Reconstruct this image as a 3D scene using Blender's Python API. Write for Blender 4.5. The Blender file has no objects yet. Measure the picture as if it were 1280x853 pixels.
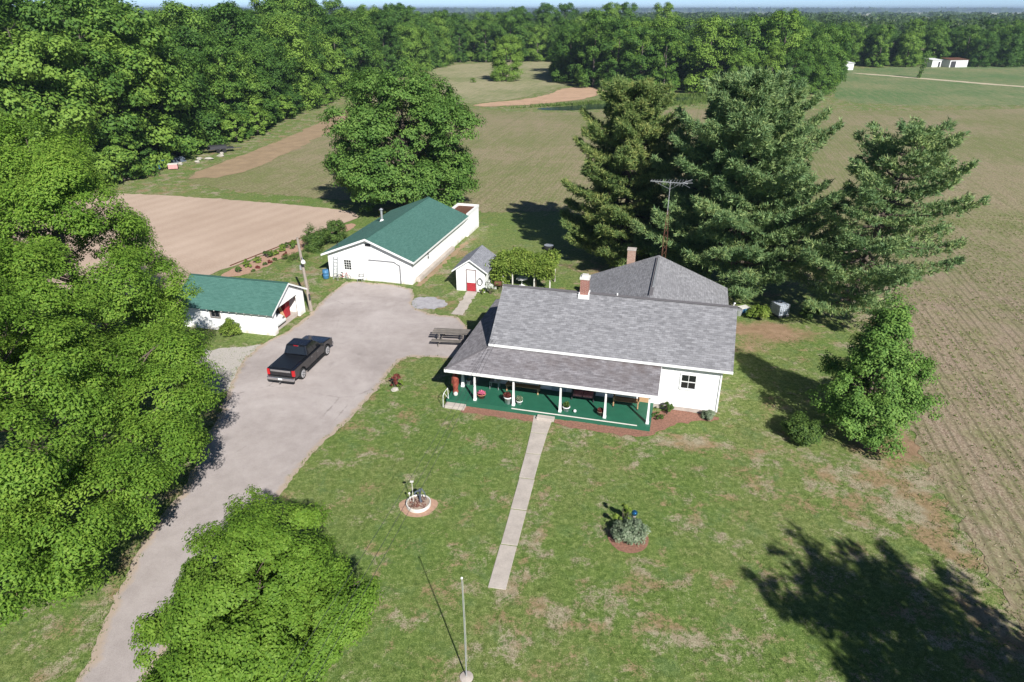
import bpy, math, random
import numpy as np
from mathutils import Vector, Matrix

R = math.radians
scene = bpy.context.scene
col = scene.collection

# ------------------------------------------------------------------ camera, sky, sun, exposure
CAM_H = 23.0
cam = bpy.data.cameras.new("camera"); cam_o = bpy.data.objects.new("camera", cam); col.objects.link(cam_o)
cam.sensor_width = 36.0; cam.lens = 24.0; cam.clip_end = 60000; cam.clip_start = 0.5
cam_o.location = (0, 0, CAM_H); cam_o.rotation_euler = (R(90 - 25.944), 0, 0)
scene.camera = cam_o

SUN_EL = 36.5
SUN_AZ = (0.375, -0.927)
w = bpy.data.worlds.new("World"); scene.world = w; w.use_nodes = True
wn = w.node_tree; bg = wn.nodes["Background"]
sky = wn.nodes.new("ShaderNodeTexSky"); sky.sky_type = 'NISHITA'; sky.sun_disc = False
sky.sun_elevation = R(SUN_EL); sky.sun_rotation = math.atan2(SUN_AZ[0], SUN_AZ[1])
sky.altitude = 150; sky.air_density = 0.35; sky.dust_density = 0.0; sky.ozone_density = 2.5
wn.links.new(sky.outputs[0], bg.inputs[0]); bg.inputs[1].default_value = 0.078

sl = bpy.data.lights.new("sun", 'SUN'); sl.energy = 4.8; sl.angle = R(0.53); sl.color = (1.0, 0.975, 0.935)
so = bpy.data.objects.new("sun", sl); col.objects.link(so)
_d = Vector((-SUN_AZ[0] * math.cos(R(SUN_EL)), -SUN_AZ[1] * math.cos(R(SUN_EL)), -math.sin(R(SUN_EL))))
so.rotation_euler = _d.to_track_quat('-Z', 'Y').to_euler(); so.location = (20, -40, 60)

scene.view_settings.view_transform = 'Standard'; scene.view_settings.look = 'None'
scene.view_settings.exposure = 0.66; scene.view_settings.gamma = 1.0
scene.view_settings.use_curve_mapping = False
scene.render.resolution_x = 1024; scene.render.resolution_y = 682
scene.render.engine = 'CYCLES'

# ------------------------------------------------------------------ node helpers
class NT:
    def __init__(s, name):
        s.m = bpy.data.materials.new(name); s.m.use_nodes = True
        s.t = s.m.node_tree; s.p = s.t.nodes["Principled BSDF"]; s.out = s.t.nodes["Material Output"]
        s.p.inputs["Roughness"].default_value = 0.9
        s.p.inputs["Specular IOR Level"].default_value = 0.25
    def n(s, ty, **kw):
        x = s.t.nodes.new(ty)
        for k, v in kw.items(): setattr(x, k, v)
        return x
    def l(s, a, b):
        if hasattr(a, "is_output"): s.t.links.new(a, b)
        else:
            try: b.default_value = a
            except Exception: b.default_value = (*a, 1.0)
    def pos(s): return s.n("ShaderNodeNewGeometry").outputs["Position"]
    def obj(s): return s.n("ShaderNodeTexCoord").outputs["Object"]
    def xf(s, v, rot=0, scale=(1, 1, 1), loc=(0, 0, 0)):
        m = s.n("ShaderNodeMapping"); s.l(v, m.inputs[0]); m.inputs[1].default_value = loc
        m.inputs[2].default_value = (0, 0, rot); m.inputs[3].default_value = scale
        return m.outputs[0]
    def noise(s, v, scale, detail=4, rough=0.55, dist=0):
        x = s.n("ShaderNodeTexNoise"); s.l(v, x.inputs["Vector"]); x.inputs["Scale"].default_value = scale
        x.inputs["Detail"].default_value = detail; x.inputs["Roughness"].default_value = rough
        x.inputs["Distortion"].default_value = dist
        return x.outputs["Fac"]
    def ramp(s, f, stops, interp='LINEAR'):
        x = s.n("ShaderNodeValToRGB"); s.l(f, x.inputs[0]); cr = x.color_ramp; cr.interpolation = interp
        while len(cr.elements) < len(stops): cr.elements.new(0.5)
        for e, (p, c) in zip(cr.elements, stops):
            e.position = p; e.color = (*c, 1) if not isinstance(c, (int, float)) else (c, c, c, 1)
        return x.outputs[0]
    def mix(s, f, a, b, mode='MIX'):
        x = s.n("ShaderNodeMix", data_type='RGBA', blend_type=mode)
        s.l(f, x.inputs[0]); s.l(a, x.inputs[6]); s.l(b, x.inputs[7]); return x.outputs[2]
    def math(s, op, a, b=0.0, c=0.0):
        x = s.n("ShaderNodeMath", operation=op); s.l(a, x.inputs[0]); s.l(b, x.inputs[1]); s.l(c, x.inputs[2]); return x.outputs[0]
    def attr(s, name): return s.n("ShaderNodeAttribute", attribute_name=name).outputs["Fac"]
    def sep(s, v):
        x = s.n("ShaderNodeSeparateXYZ"); s.l(v, x.inputs[0]); return x.outputs
    def base(s, c): s.l(c, s.p.inputs["Base Color"])
    def bump(s, h, strength=0.3, dist=0.05):
        x = s.n("ShaderNodeBump"); x.inputs["Strength"].default_value = strength
        x.inputs["Distance"].default_value = dist; s.l(h, x.inputs["Height"]); s.l(x.outputs[0], s.p.inputs["Normal"])

MATS = {}
def plain(name, c, rough=0.8, var=0.18, scale=6.0, metal=0.0, spec=0.3, bump=0.0, coat=0.0, detail=5):
    """solid colour with grain and blotches"""
    if name in MATS: return MATS[name]
    m = NT(name); v = m.obj()
    a = m.noise(v, scale, detail, 0.6); b = m.noise(v, scale * 7, 3, 0.6)
    f = m.math('MULTIPLY_ADD', b, 0.35, m.math('MULTIPLY', a, 0.65))
    lo = tuple(x * (1 - var) for x in c); hi = tuple(min(1, x * (1 + var)) for x in c)
    m.base(m.ramp(f, [(0.3, lo), (0.7, hi)]))
    m.p.inputs["Roughness"].default_value = rough; m.p.inputs["Metallic"].default_value = metal
    m.p.inputs["Specular IOR Level"].default_value = spec; m.p.inputs["Coat Weight"].default_value = coat
    if bump: m.bump(f, bump, 0.03)
    MATS[name] = m.m; return m.m

def leaf_mat(name, cols, trans=0.35, clump=0.45, objvar=0.0):
    m = NT(name)
    isl = m.n("ShaderNodeNewGeometry").outputs["Random Per Island"]
    nz = m.noise(m.obj(), clump, 2, 0.5)
    f = m.math('MULTIPLY_ADD', nz, 0.7, m.math('MULTIPLY', isl, 0.42))
    if objvar:
        o = m.n("ShaderNodeObjectInfo").outputs["Random"]
        f = m.math('ADD', f, m.math('MULTIPLY_ADD', o, objvar, -objvar * 0.5))
    c = m.ramp(f, [(0.25, cols[0]), (0.55, cols[1]), (0.85, cols[2])])
    m.base(c); m.p.inputs["Roughness"].default_value = 0.62; m.p.inputs["Specular IOR Level"].default_value = 0.22
    tr = m.n("ShaderNodeBsdfTranslucent"); m.l(m.mix(0.55, c, (0.12, 0.24, 0.025)), tr.inputs[0])
    mx = m.n("ShaderNodeMixShader"); mx.inputs[0].default_value = trans
    m.t.links.new(m.p.outputs[0], mx.inputs[1]); m.t.links.new(tr.outputs[0], mx.inputs[2])
    m.t.links.new(mx.outputs[0], m.out.inputs[0])
    return m.m

AX = R(-14.6)                       # the farm's common axis
# ---- ground materials
def mat_lawn():
    m = NT("lawn"); p = m.pos()
    n1 = m.noise(p, 0.09, 3); n2 = m.noise(p, 0.55, 5, 0.65, 0.4); n3 = m.noise(p, 3.2, 4, 0.65); n4 = m.noise(p, 17, 3, 0.7)
    n5 = m.noise(p, 1.3, 4, 0.6, 0.8)
    n6 = m.noise(p, 5.2, 5, .8); n7 = m.noise(p, 26, 2, .8)
    gv = m.math('ADD', m.math('MULTIPLY_ADD', n7, .30, m.math('MULTIPLY', n4, .22)), m.math('MULTIPLY_ADD', n6, .26, m.math('MULTIPLY', n3, .22)))
    g = m.ramp(gv,
               [(0.38, (0.029, 0.060, 0.010)), (0.49, (0.093, 0.150, 0.027)), (0.60, (0.26, 0.325, 0.098))])
    gy = m.ramp(gv,
               [(0.38, (0.050, 0.070, 0.015)), (0.49, (0.138, 0.165, 0.046)), (0.60, (0.34, 0.35, 0.15))])
    g = m.mix(m.ramp(m.math('ADD', n1, m.math('MULTIPLY', n5, 0.35)), [(0.58, 0.0), (0.84, 0.8)]), g, gy)
    g = m.mix(m.math('MULTIPLY', m.ramp(m.noise(p, .8, 4, .7, .5), [(.52, 0.), (.66, .7)]), .8), g, m.ramp(gv, [(.40, (.035, .072, .02)), (.5, (.085, .145, .045)), (.6, (.21, .29, .12))]))
    dry = m.ramp(m.math('MULTIPLY_ADD', n4, 0.6, m.math('MULTIPLY', n3, 0.4)),
                 [(0.35, (0.17, 0.125, 0.08)), (0.5, (0.33, 0.265, 0.19)), (0.65, (0.52, 0.45, 0.35))])
    dry = m.mix(m.ramp(m.noise(p, .45, 3, .6), [(.45, 0.), (.58, .9)]), dry, m.ramp(n6, [(.35, (.17, .095, .05)), (.65, (.40, .26, .155))]))
    a = m.attr("dry")
    rp = lambda q, lo, hi: m.ramp(q, [(lo, 0.), (hi, 1.)])
    k = m.math('ADD', m.math('MULTIPLY_ADD', rp(n2, .36, .64), .46, m.math('MULTIPLY', rp(n5, .38, .62), .24)), m.math('MULTIPLY_ADD', rp(n6, .40, .60), .22, m.math('MULTIPLY_ADD', rp(n4, .42, .58), .12, m.math('MULTIPLY', a, .55))))
    c = m.mix(m.ramp(k, [(0.54, 0.0), (0.78, 0.8)]), g, dry)
    red = m.ramp(m.math('MULTIPLY_ADD', n4, 0.5, m.math('MULTIPLY', n5, 0.5)), [(0.3, (0.17, 0.10, 0.055)), (0.7, (0.40, 0.27, 0.175))])
    k2 = m.math('ADD', m.attr("needles"), m.math('MULTIPLY_ADD', n3, 0.45, m.math('MULTIPLY', n2, 0.55)))
    c = m.mix(m.ramp(k2, [(0.80, 0.0), (1.15, 0.95)]), c, red)
    m.base(c); m.bump(m.math('ADD', n7, m.math('MULTIPLY', n4, 1.0)), 0.4, 0.05)
    return m.m

def mat_field(name, c_soil, c_straw, c_green, period, row_amt, gbias):
    m = NT(name); p = m.pos(); v = m.xf(p, -AX)
    n1 = m.noise(p, 0.035, 4, 0.6); n2 = m.noise(p, 0.4, 5, 0.65); n3 = m.noise(m.xf(v, 0, (1, 0.45, 1)), 5, 5, 0.75); n4 = m.noise(p, 9, 3, 0.75)
    n5 = m.noise(m.xf(v, 0, (1.6, .12, 1)), 1.0, 4, .65)
    x = m.sep(v)[0]
    wv = m.math('SINE', m.math('ADD', m.math('MULTIPLY', x, 2 * math.pi / period), m.math('MULTIPLY', n2, 1.2)))
    soil = m.mix(m.ramp(n3, [(0.40, 0.0), (0.56, 1.0)]), c_soil, c_straw)
    soil = m.mix(m.ramp(n4, [(0.55, 0.0), (0.68, .8)]), soil, tuple(min(1, q * 1.35) for q in c_straw))
    mix4 = lambda a, b, c_, d, wt: m.math('ADD', m.math('MULTIPLY_ADD', a, wt[0], m.math('MULTIPLY', b, wt[1])), m.math('MULTIPLY_ADD', c_, wt[2], m.math('MULTIPLY', d, wt[3])))
    k = mix4(m.ramp(n2, [(.35, 0.), (.65, 1.)]), m.ramp(n4, [(.42, 0.), (.58, 1.)]), m.ramp(n5, [(.36, 0.), (.64, 1.)]), m.ramp(n1, [(.38, 0.), (.62, 1.)]), (.22, .26, .24, .28))
    k = m.math('ADD', k, m.math('MULTIPLY', m.math('MULTIPLY', wv, row_amt), m.ramp(n1, [(.42, .3), (.62, 1.0)])))
    gr = m.mix(m.ramp(n3, [(.4, 0.), (.6, 1.)]), c_green, tuple(min(1, q * 1.7) for q in c_green))
    c = m.mix(m.ramp(k, [(0.36 - gbias, 0.0), (0.86 - gbias, 0.92)]), soil, gr)
    if name == 'crop_field':
        px = m.sep(p); em = m.math('MULTIPLY', m.ramp(m.math('DIVIDE', px[0], 100.), [(.17, 0.), (.24, 1.)]), m.ramp(m.math('DIVIDE', px[1], 100.), [(.52, 1.), (.80, 0.)]))
        pk = m.mix(m.ramp(n4, [(.42, 0.), (.58, 1.)]), (0.17, 0.115, 0.082), (0.40, 0.315, 0.245))
        c = m.mix(m.math('MULTIPLY', em, m.ramp(n2, [(.36, .75), (.66, .1)])), c, pk)
        dk = m.math('MULTIPLY', m.math('MULTIPLY', m.ramp(wv, [(.35, 0.), (.95, .58)]), m.ramp(n5, [(.36, .1), (.6, 1.)])), em)
        c = m.mix(dk, c, (0.062, 0.062, 0.026))
    # worn tractor lanes running with the rows
    lane = m.ramp(m.math('ABSOLUTE', m.math('SINE', m.math('MULTIPLY', x, math.pi / 13.5))), [(0.0, 0.35), (0.07, 0.0)])
    c = m.mix(lane, c, c_green)
    m.base(c); m.bump(m.math('ADD', n4, m.math('MULTIPLY', wv, 0.15)), 0.4, 0.05)
    return m.m

def mat_tilled():
    m = NT("tilled_soil"); p = m.pos(); v = m.xf(p, -AX + R(16))
    n1 = m.noise(p, 0.12, 4); n3 = m.noise(p, 7, 4, 0.7)
    x = m.sep(m.xf(p, R(27)))[0]
    wv = m.math('SINE', m.math('ADD', m.math('MULTIPLY', x, 2 * math.pi / 2.4), m.math('MULTIPLY', n1, .8)))
    f = m.math('MULTIPLY_ADD', wv, 0.028, m.math('MULTIPLY_ADD', n1, 0.35, m.math('MULTIPLY', n3, 0.5)))
    m.base(m.ramp(f, [(0.25, (0.37, 0.268, 0.20)), (0.62, (0.55, 0.425, 0.335))])); m.bump(m.math('ADD', f, m.math('MULTIPLY', n3, .6)), 0.5, 0.08)
    return m.m

def mat_drive():
    m = NT("worn_asphalt"); p = m.pos()
    n1 = m.noise(p, 0.16, 5, 0.6, 0.6); n2 = m.noise(p, 1.2, 5, 0.65); n3 = m.noise(p, 22, 3, 0.75)
    f = m.math('MULTIPLY_ADD', n1, 0.5, m.math('MULTIPLY_ADD', n2, 0.25, m.math('MULTIPLY', n3, 0.3)))
    c = m.ramp(f, [(0.33, (0.25, 0.214, 0.198)), (0.52, (0.385, 0.337, 0.316)), (0.72, (0.515, 0.462, 0.438))])
    vo = m.n("ShaderNodeTexVoronoi", feature='DISTANCE_TO_EDGE'); m.l(m.xf(p, 0.3, (1, 1, 1)), vo.inputs["Vector"]); vo.inputs["Scale"].default_value = 0.17
    dist = m.math('ADD', vo.outputs[0], m.math('MULTIPLY_ADD', n2, 0.05, -0.025))
    cr = m.math('MULTIPLY', m.ramp(dist, [(0.0, 1.0), (0.006, 0.0)]), m.ramp(n1, [(0.5, 0.0), (0.62, 0.5)]))
    c = m.mix(cr, c, (0.10, 0.085, 0.075))
    oil = m.n('ShaderNodeTexVoronoi'); m.l(p, oil.inputs['Vector']); oil.inputs['Scale'].default_value = .42; oil.inputs['Randomness'].default_value = 1.0
    c = m.mix(m.math('MULTIPLY', m.ramp(m.math('ADD', oil.outputs[0], m.math('MULTIPLY_ADD', n2, .3, -.15)), [(.06, .42), (.22, 0.)]), m.ramp(m.noise(p, .3, 2), [(.5, 0.), (.6, 1.)])), c, (.15, .13, .12))
    # dust and earth blown on at the edges
    d = m.math('ADD', m.attr("edge"), m.math('MULTIPLY_ADD', n2, 0.5, m.math('MULTIPLY', n3, 0.25)))
    c = m.mix(m.ramp(d, [(0.85, 0.0), (1.25, 0.8)]), c, (0.40, 0.31, 0.23))
    m.base(c); m.bump(n3, 0.25, 0.02); m.p.inputs["Roughness"].default_value = 0.85
    return m.m

def mat_shingle(name, c0, c1, c2, row=0.145, tab=0.33, stain=0.0):
    """asphalt shingles: rows and staggered tabs from the roof's own UV map (metres along / up the slope)"""
    m = NT(name); uv = m.n("ShaderNodeUVMap").outputs[0]
    b = m.n("ShaderNodeTexBrick"); m.l(uv, b.inputs["Vector"]); b.inputs["Scale"].default_value = 1.0
    b.inputs["Brick Width"].default_value = tab; b.inputs["Row Height"].default_value = row
    b.inputs["Mortar Size"].default_value = 0.008; b.inputs["Mortar Smooth"].default_value = 0.2; b.inputs["Bias"].default_value = 0.0
    b.inputs["Color1"].default_value = (*c0, 1); b.inputs["Color2"].default_value = (*c2, 1); b.inputs["Mortar"].default_value = (*[x * .45 for x in c0], 1)
    n1 = m.noise(uv, 0.35, 4); n2 = m.noise(uv, 25, 3, 0.7); n3 = m.noise(m.xf(uv, 0, (2.2, 6.5, 1)), 1.0, 2, .5)
    c = m.mix(0.42, b.outputs["Color"], m.ramp(n3, [(0.36, c0), (0.5, c1), (0.64, c2)]))
    c = m.mix(m.ramp(n1, [(0.35, 0.0), (0.75, 0.4)]), c, tuple(x * .72 for x in c1))
    c = m.mix(m.ramp(n2, [(0.4, 0.0), (0.8, 0.35)]), c, tuple(min(1, x * 1.5) for x in c2))
    if stain:
        st = m.math('MULTIPLY', m.attr("stain"), m.ramp(m.noise(uv, 1.3, 4), [(0.35, 0.0), (0.65, 1.0)]))
        c = m.mix(st, c, (0.11, 0.085, 0.08))
    m.base(c); m.p.inputs["Roughness"].default_value = 0.88
    s = m.math('FRACT', m.math('DIVIDE', m.sep(uv)[1], row))
    m.bump(m.math('ADD', m.math('MULTIPLY', s, -1.0), m.math('ADD', m.math('MULTIPLY', b.outputs["Fac"], -0.6), m.math('MULTIPLY', n2, .5))), 0.5, 0.02)
    return m.m

def mat_siding(name, c, lap=0.13, dirt=0.15):
    m = NT(name); v = m.obj(); z = m.sep(v)[2]
    s = m.math('FRACT', m.math('DIVIDE', z, lap))
    n1 = m.noise(m.xf(v, 0, (1, 1, .25)), 1.5, 5, .6); n2 = m.noise(v, 14, 3)
    cc = m.mix(m.ramp(n1, [(0.45, 0.0), (0.8, dirt)]), c, tuple(x * .72 for x in (c[0], c[1] * .97, c[2] * .9)))
    low = m.math('MULTIPLY', m.ramp(z, [(0.12, 1.0), (0.45, 0.0)]), m.ramp(n1, [(.4, .1), (.65, .75)]))
    cc = m.mix(low, cc, (0.42, 0.34, 0.25))
    m.base(cc); m.p.inputs["Roughness"].default_value = 0.6
    m.bump(m.math('ADD', m.math('MULTIPLY', s, -1.0), m.math('MULTIPLY', n2, .15)), 0.5, 0.02)
    return m.m

def mat_brick(name, c1, c2, mortar):
    m = NT(name); v = m.obj()
    x, y, z = m.sep(v)[0], m.sep(v)[1], m.sep(v)[2]
    cb = m.n("ShaderNodeCombineXYZ"); m.l(m.math('ADD', x, y), cb.inputs[0]); m.l(z, cb.inputs[1])
    b = m.n("ShaderNodeTexBrick"); m.l(cb.outputs[0], b.inputs["Vector"]); b.inputs["Scale"].default_value = 1
    b.inputs["Brick Width"].default_value = 0.21; b.inputs["Row Height"].default_value = 0.075; b.inputs["Mortar Size"].default_value = 0.012
    b.inputs["Color1"].default_value = (*c1, 1); b.inputs["Color2"].default_value = (*c2, 1); b.inputs["Mortar"].default_value = (*mortar, 1)
    n = m.noise(v, 9, 4); m.base(m.mix(m.ramp(n, [(0.4, 0), (0.75, .4)]), b.outputs["Color"], tuple(q * .5 for q in c1)))
    m.bump(m.math('MULTIPLY', b.outputs["Fac"], -1), 0.6, 0.02); return m.m

def mat_wood(name, c0, c1, axis=0):
    m = NT(name); v = m.obj(); sc = [14, 14, 14]; sc[axis] = 0.8
    n = m.noise(m.xf(v, 0, tuple(sc)), 1, 5, .65); n2 = m.noise(v, 3, 3)
    isl = m.n("ShaderNodeObjectInfo").outputs["Random"]
    f = m.math('ADD', m.math('MULTIPLY_ADD', n, .6, m.math('MULTIPLY', n2, .3)), m.math('MULTIPLY_ADD', isl, .16, -.08))
    m.base(m.ramp(f, [(0.28, c0), (0.66, c1)])); m.bump(n, .3, .01); m.p.inputs["Roughness"].default_value = .85
    return m.m

def mat_glass(name, c=(0.012, 0.014, 0.016)):
    m = NT(name); m.base(c); m.p.inputs["Roughness"].default_value = 0.06; m.p.inputs["Specular IOR Level"].default_value = 0.6
    n = m.noise(m.obj(), 1.2, 2); m.bump(n, .04, .05); return m.m

def mat_paint(name, c, rough=0.18):
    m = NT(name); n = m.noise(m.obj(), 3, 5); m.base(m.mix(m.ramp(n, [(.45, 0), (.8, .08)]), c, (0.09, 0.08, 0.07)))
    m.p.inputs["Roughness"].default_value = rough + .1; m.p.inputs["Specular IOR Level"].default_value = .5
    m.p.inputs["Coat Weight"].default_value = .7; m.p.inputs["Coat Roughness"].default_value = .06
    m.l(m.ramp(m.noise(m.obj(), 40, 3), [(.4, rough), (.8, rough + .25)]), m.p.inputs["Roughness"]); return m.m

M = dict(
 lawn=mat_lawn(), drive=mat_drive(), tilled=mat_tilled(),
 field=mat_field("crop_field", (0.165, 0.125, 0.072), (0.315, 0.262, 0.165), (0.105, 0.125, 0.038), 0.62, 0.10, 0.11),
 hay=mat_field("hay_meadow", (0.25, 0.22, 0.12), (0.36, 0.32, 0.20), (0.10, 0.13, 0.04), 2.4, 0.03, 0.05),
 wheat=mat_field("green_wheat", (0.13, 0.15, 0.055), (0.30, 0.27, 0.15), (0.055, 0.115, 0.035), 2.4, 0.05, 0.16),
 shingle=mat_shingle("grey_shingle", (0.115, 0.114, 0.122), (0.19, 0.188, 0.198), (0.295, 0.292, 0.305)),
 shingle_wing=mat_shingle("wing_shingle", (0.15, 0.148, 0.155), (0.225, 0.222, 0.232), (0.33, 0.326, 0.338)),
 shingle_porch=mat_shingle("porch_shingle", (0.11, 0.10, 0.106), (0.19, 0.178, 0.186), (0.315, 0.298, 0.31), stain=1.0),
 shingle_green=mat_shingle("green_shingle", (0.046, 0.125, 0.102), (0.062, 0.155, 0.128), (0.085, 0.192, 0.16), 0.145, 0.33),
 shingle_shed=mat_shingle("shed_shingle", (0.15, 0.155, 0.175), (0.23, 0.235, 0.26), (0.30, 0.305, 0.33)),
 siding=mat_siding("white_siding", (0.80, 0.80, 0.79), 0.15, .12), block=mat_siding("whitewashed_block", (0.86, 0.855, 0.84), 0.2, .10),
 white=plain("white_paint", (0.78, 0.78, 0.76), .55, .06, 3), offwhite=plain("offwhite", (0.62, 0.60, 0.55), .7, .12, 4),
 brick=mat_brick("red_brick", (0.27, 0.075, 0.05), (0.35, 0.12, 0.08), (0.36, 0.33, 0.30)),
 brick_tan=mat_brick("tan_brick", (0.34, 0.19, 0.13), (0.44, 0.27, 0.19), (0.42, 0.37, 0.32)),
 concrete=plain("concrete", (0.43, 0.38, 0.335), .9, .2, 1.4, bump=.2), gravel=plain("gravel", (0.42, 0.385, 0.345), .95, .35, 12, bump=.6),
 porch_green=plain("green_porch_paint", (0.022, 0.118, 0.07), .5, .14, 2), mulch=plain("red_mulch", (0.25, 0.128, 0.09), .95, .5, 9, bump=.8),
 soilred=plain("red_soil", (0.40, 0.25, 0.175), .95, .35, 7, bump=.6), glass=mat_glass("window_glass"),
 black=mat_paint("black_car_paint", (0.005, 0.0055, 0.008)), tonneau=plain("tonneau_vinyl", (0.010, 0.012, 0.016), .38, .2, 3, spec=.5),
 trim=plain("black_trim", (0.02, 0.02, 0.02), .6, .2), rubber=plain("rubber", (0.018, 0.018, 0.018), .85, .25),
 chrome=plain("bumper_chrome", (0.55, 0.55, 0.56), .22, .1, 4, metal=.9, spec=.5), alloy=plain("alloy", (0.62, 0.62, 0.63), .3, .1, 4, metal=.6),
 redlens=plain("red_lens", (0.45, 0.012, 0.015), .25, .1, spec=.5), red=plain("red_paint", (0.36, 0.03, 0.04), .6, .2),
 carwhite=mat_paint("white_car_paint", (0.72, 0.73, 0.74)), silver=plain("galvanised", (0.46, 0.47, 0.48), .45, .15, 5, metal=.5),
 rust=plain("rusty_steel", (0.15, 0.07, 0.045), .75, .4, 6, metal=.3), dark=plain("dark_metal", (0.045, 0.045, 0.05), .6, .2),
 wood=mat_wood("weathered_wood", (0.09, 0.08, 0.07), (0.27, 0.24, 0.215)), wood_tan=mat_wood("tan_wood", (0.30, 0.17, 0.085), (0.55, 0.36, 0.20)),
 pole=mat_wood("pole_wood", (0.17, 0.14, 0.115), (0.36, 0.31, 0.265), 2), blue=plain("blue_plastic", (0.05, 0.16, 0.30), .5, .15),
 terracotta=plain("terracotta", (0.36, 0.14, 0.09), .8, .2), pinkcloth=plain("red_white_cushion", (0.62, 0.22, 0.22), .9, .55, 7),
 bark=plain("bark", (0.115, 0.09, 0.07), .95, .4, 5, bump=.9), barkgrey=plain("bark_grey", (0.12, 0.10, 0.085), .95, .4, 5, bump=.9),
 dirt=plain("dirt_bank", (0.44, 0.29, 0.19), .95, .22, .25, bump=.3), track=plain("track_soil", (0.30, 0.215, 0.13), .95, .25, .5, bump=.3),
 rock=plain("limestone", (0.40, 0.37, 0.32), .9, .25, 3, bump=.5), slate=plain("statue_slate", (0.075, 0.095, 0.12), .55, .25, 6),
 tote=plain("tote_plastic", (0.40, 0.44, 0.50), .5, .15), pink=plain("pink_petal", (0.55, 0.13, 0.22), .8, .3, 20),
 tin=plain("tin_roof", (0.40, 0.36, 0.345), .5, .2, 1, metal=.2), tinwhite=plain("tin_white", (0.66, 0.66, 0.66), .55, .1, 2),
 # leaves
 l_ash=leaf_mat("leaf_ash", [(0.0855, 0.1754, 0.0208), (0.1638, 0.2976, 0.0356), (0.2778, 0.4072, 0.0595)], .42, .35),
 l_maple=leaf_mat("leaf_maple", [(0.076, 0.1581, 0.018), (0.1466, 0.2649, 0.0295), (0.2334, 0.3585, 0.0541)], .40, .6),
 l_oak=leaf_mat("leaf_oak", [(0.0635, 0.1409, 0.0285), (0.1181, 0.2274, 0.0444), (0.2121, 0.3363, 0.0729)], .36, .3),
 l_young=leaf_mat("leaf_young", [(0.0709, 0.1546, 0.032), (0.1381, 0.2637, 0.052), (0.2479, 0.3908, 0.084)], .36, .6),
 l_wood=leaf_mat("leaf_woods", [(0.0538, 0.1225, 0.0245), (0.1109, 0.2166, 0.0368), (0.2233, 0.3484, 0.0582)], .36, .22, .55),
 l_far=leaf_mat("leaf_far", [(0.025, 0.050, 0.015), (0.045, 0.082, 0.022), (0.08, 0.125, 0.035)], .2, .05),
 l_pine=leaf_mat("needle", [(0.1033, 0.1895, 0.0824), (0.1952, 0.3009, 0.1212), (0.3906, 0.468, 0.1746)], .30, .4),
 l_pinegold=leaf_mat("needle_gold", [(0.086, 0.1531, 0.0485), (0.1797, 0.2576, 0.0782), (0.3903, 0.4089, 0.1302)], .30, .5),
 l_shrub=leaf_mat("leaf_shrub", [(0.039, 0.078, 0.0195), (0.078, 0.1404, 0.0312), (0.156, 0.234, 0.052)], .3, 1.5),
 l_hosta=leaf_mat("leaf_silver", [(0.10, 0.15, 0.085), (0.20, 0.255, 0.155), (0.36, 0.40, 0.28)], .25, 2),
 l_vine=leaf_mat("leaf_vine", [(0.0943, 0.1522, 0.0232), (0.1812, 0.2682, 0.0435), (0.319, 0.3915, 0.0798)], .38, 1.2),
 l_red=leaf_mat("leaf_red", [(0.09, 0.018, 0.018), (0.18, 0.04, 0.035), (0.28, 0.10, 0.07)], .25, 2),
 l_grass=leaf_mat("grass_tuft", [(0.0585, 0.1063, 0.0206), (0.111, 0.175, 0.0372), (0.222, 0.275, 0.0825)], .3, .8),
 l_crop=leaf_mat("seedling", [(0.0825, 0.1275, 0.027), (0.1425, 0.2025, 0.045), (0.24, 0.285, 0.09)], .3, .4),
 l_straw=leaf_mat("straw", [(0.22, 0.165, 0.10), (0.36, 0.29, 0.19), (0.52, 0.45, 0.33)], .1, .4),
)

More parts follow.
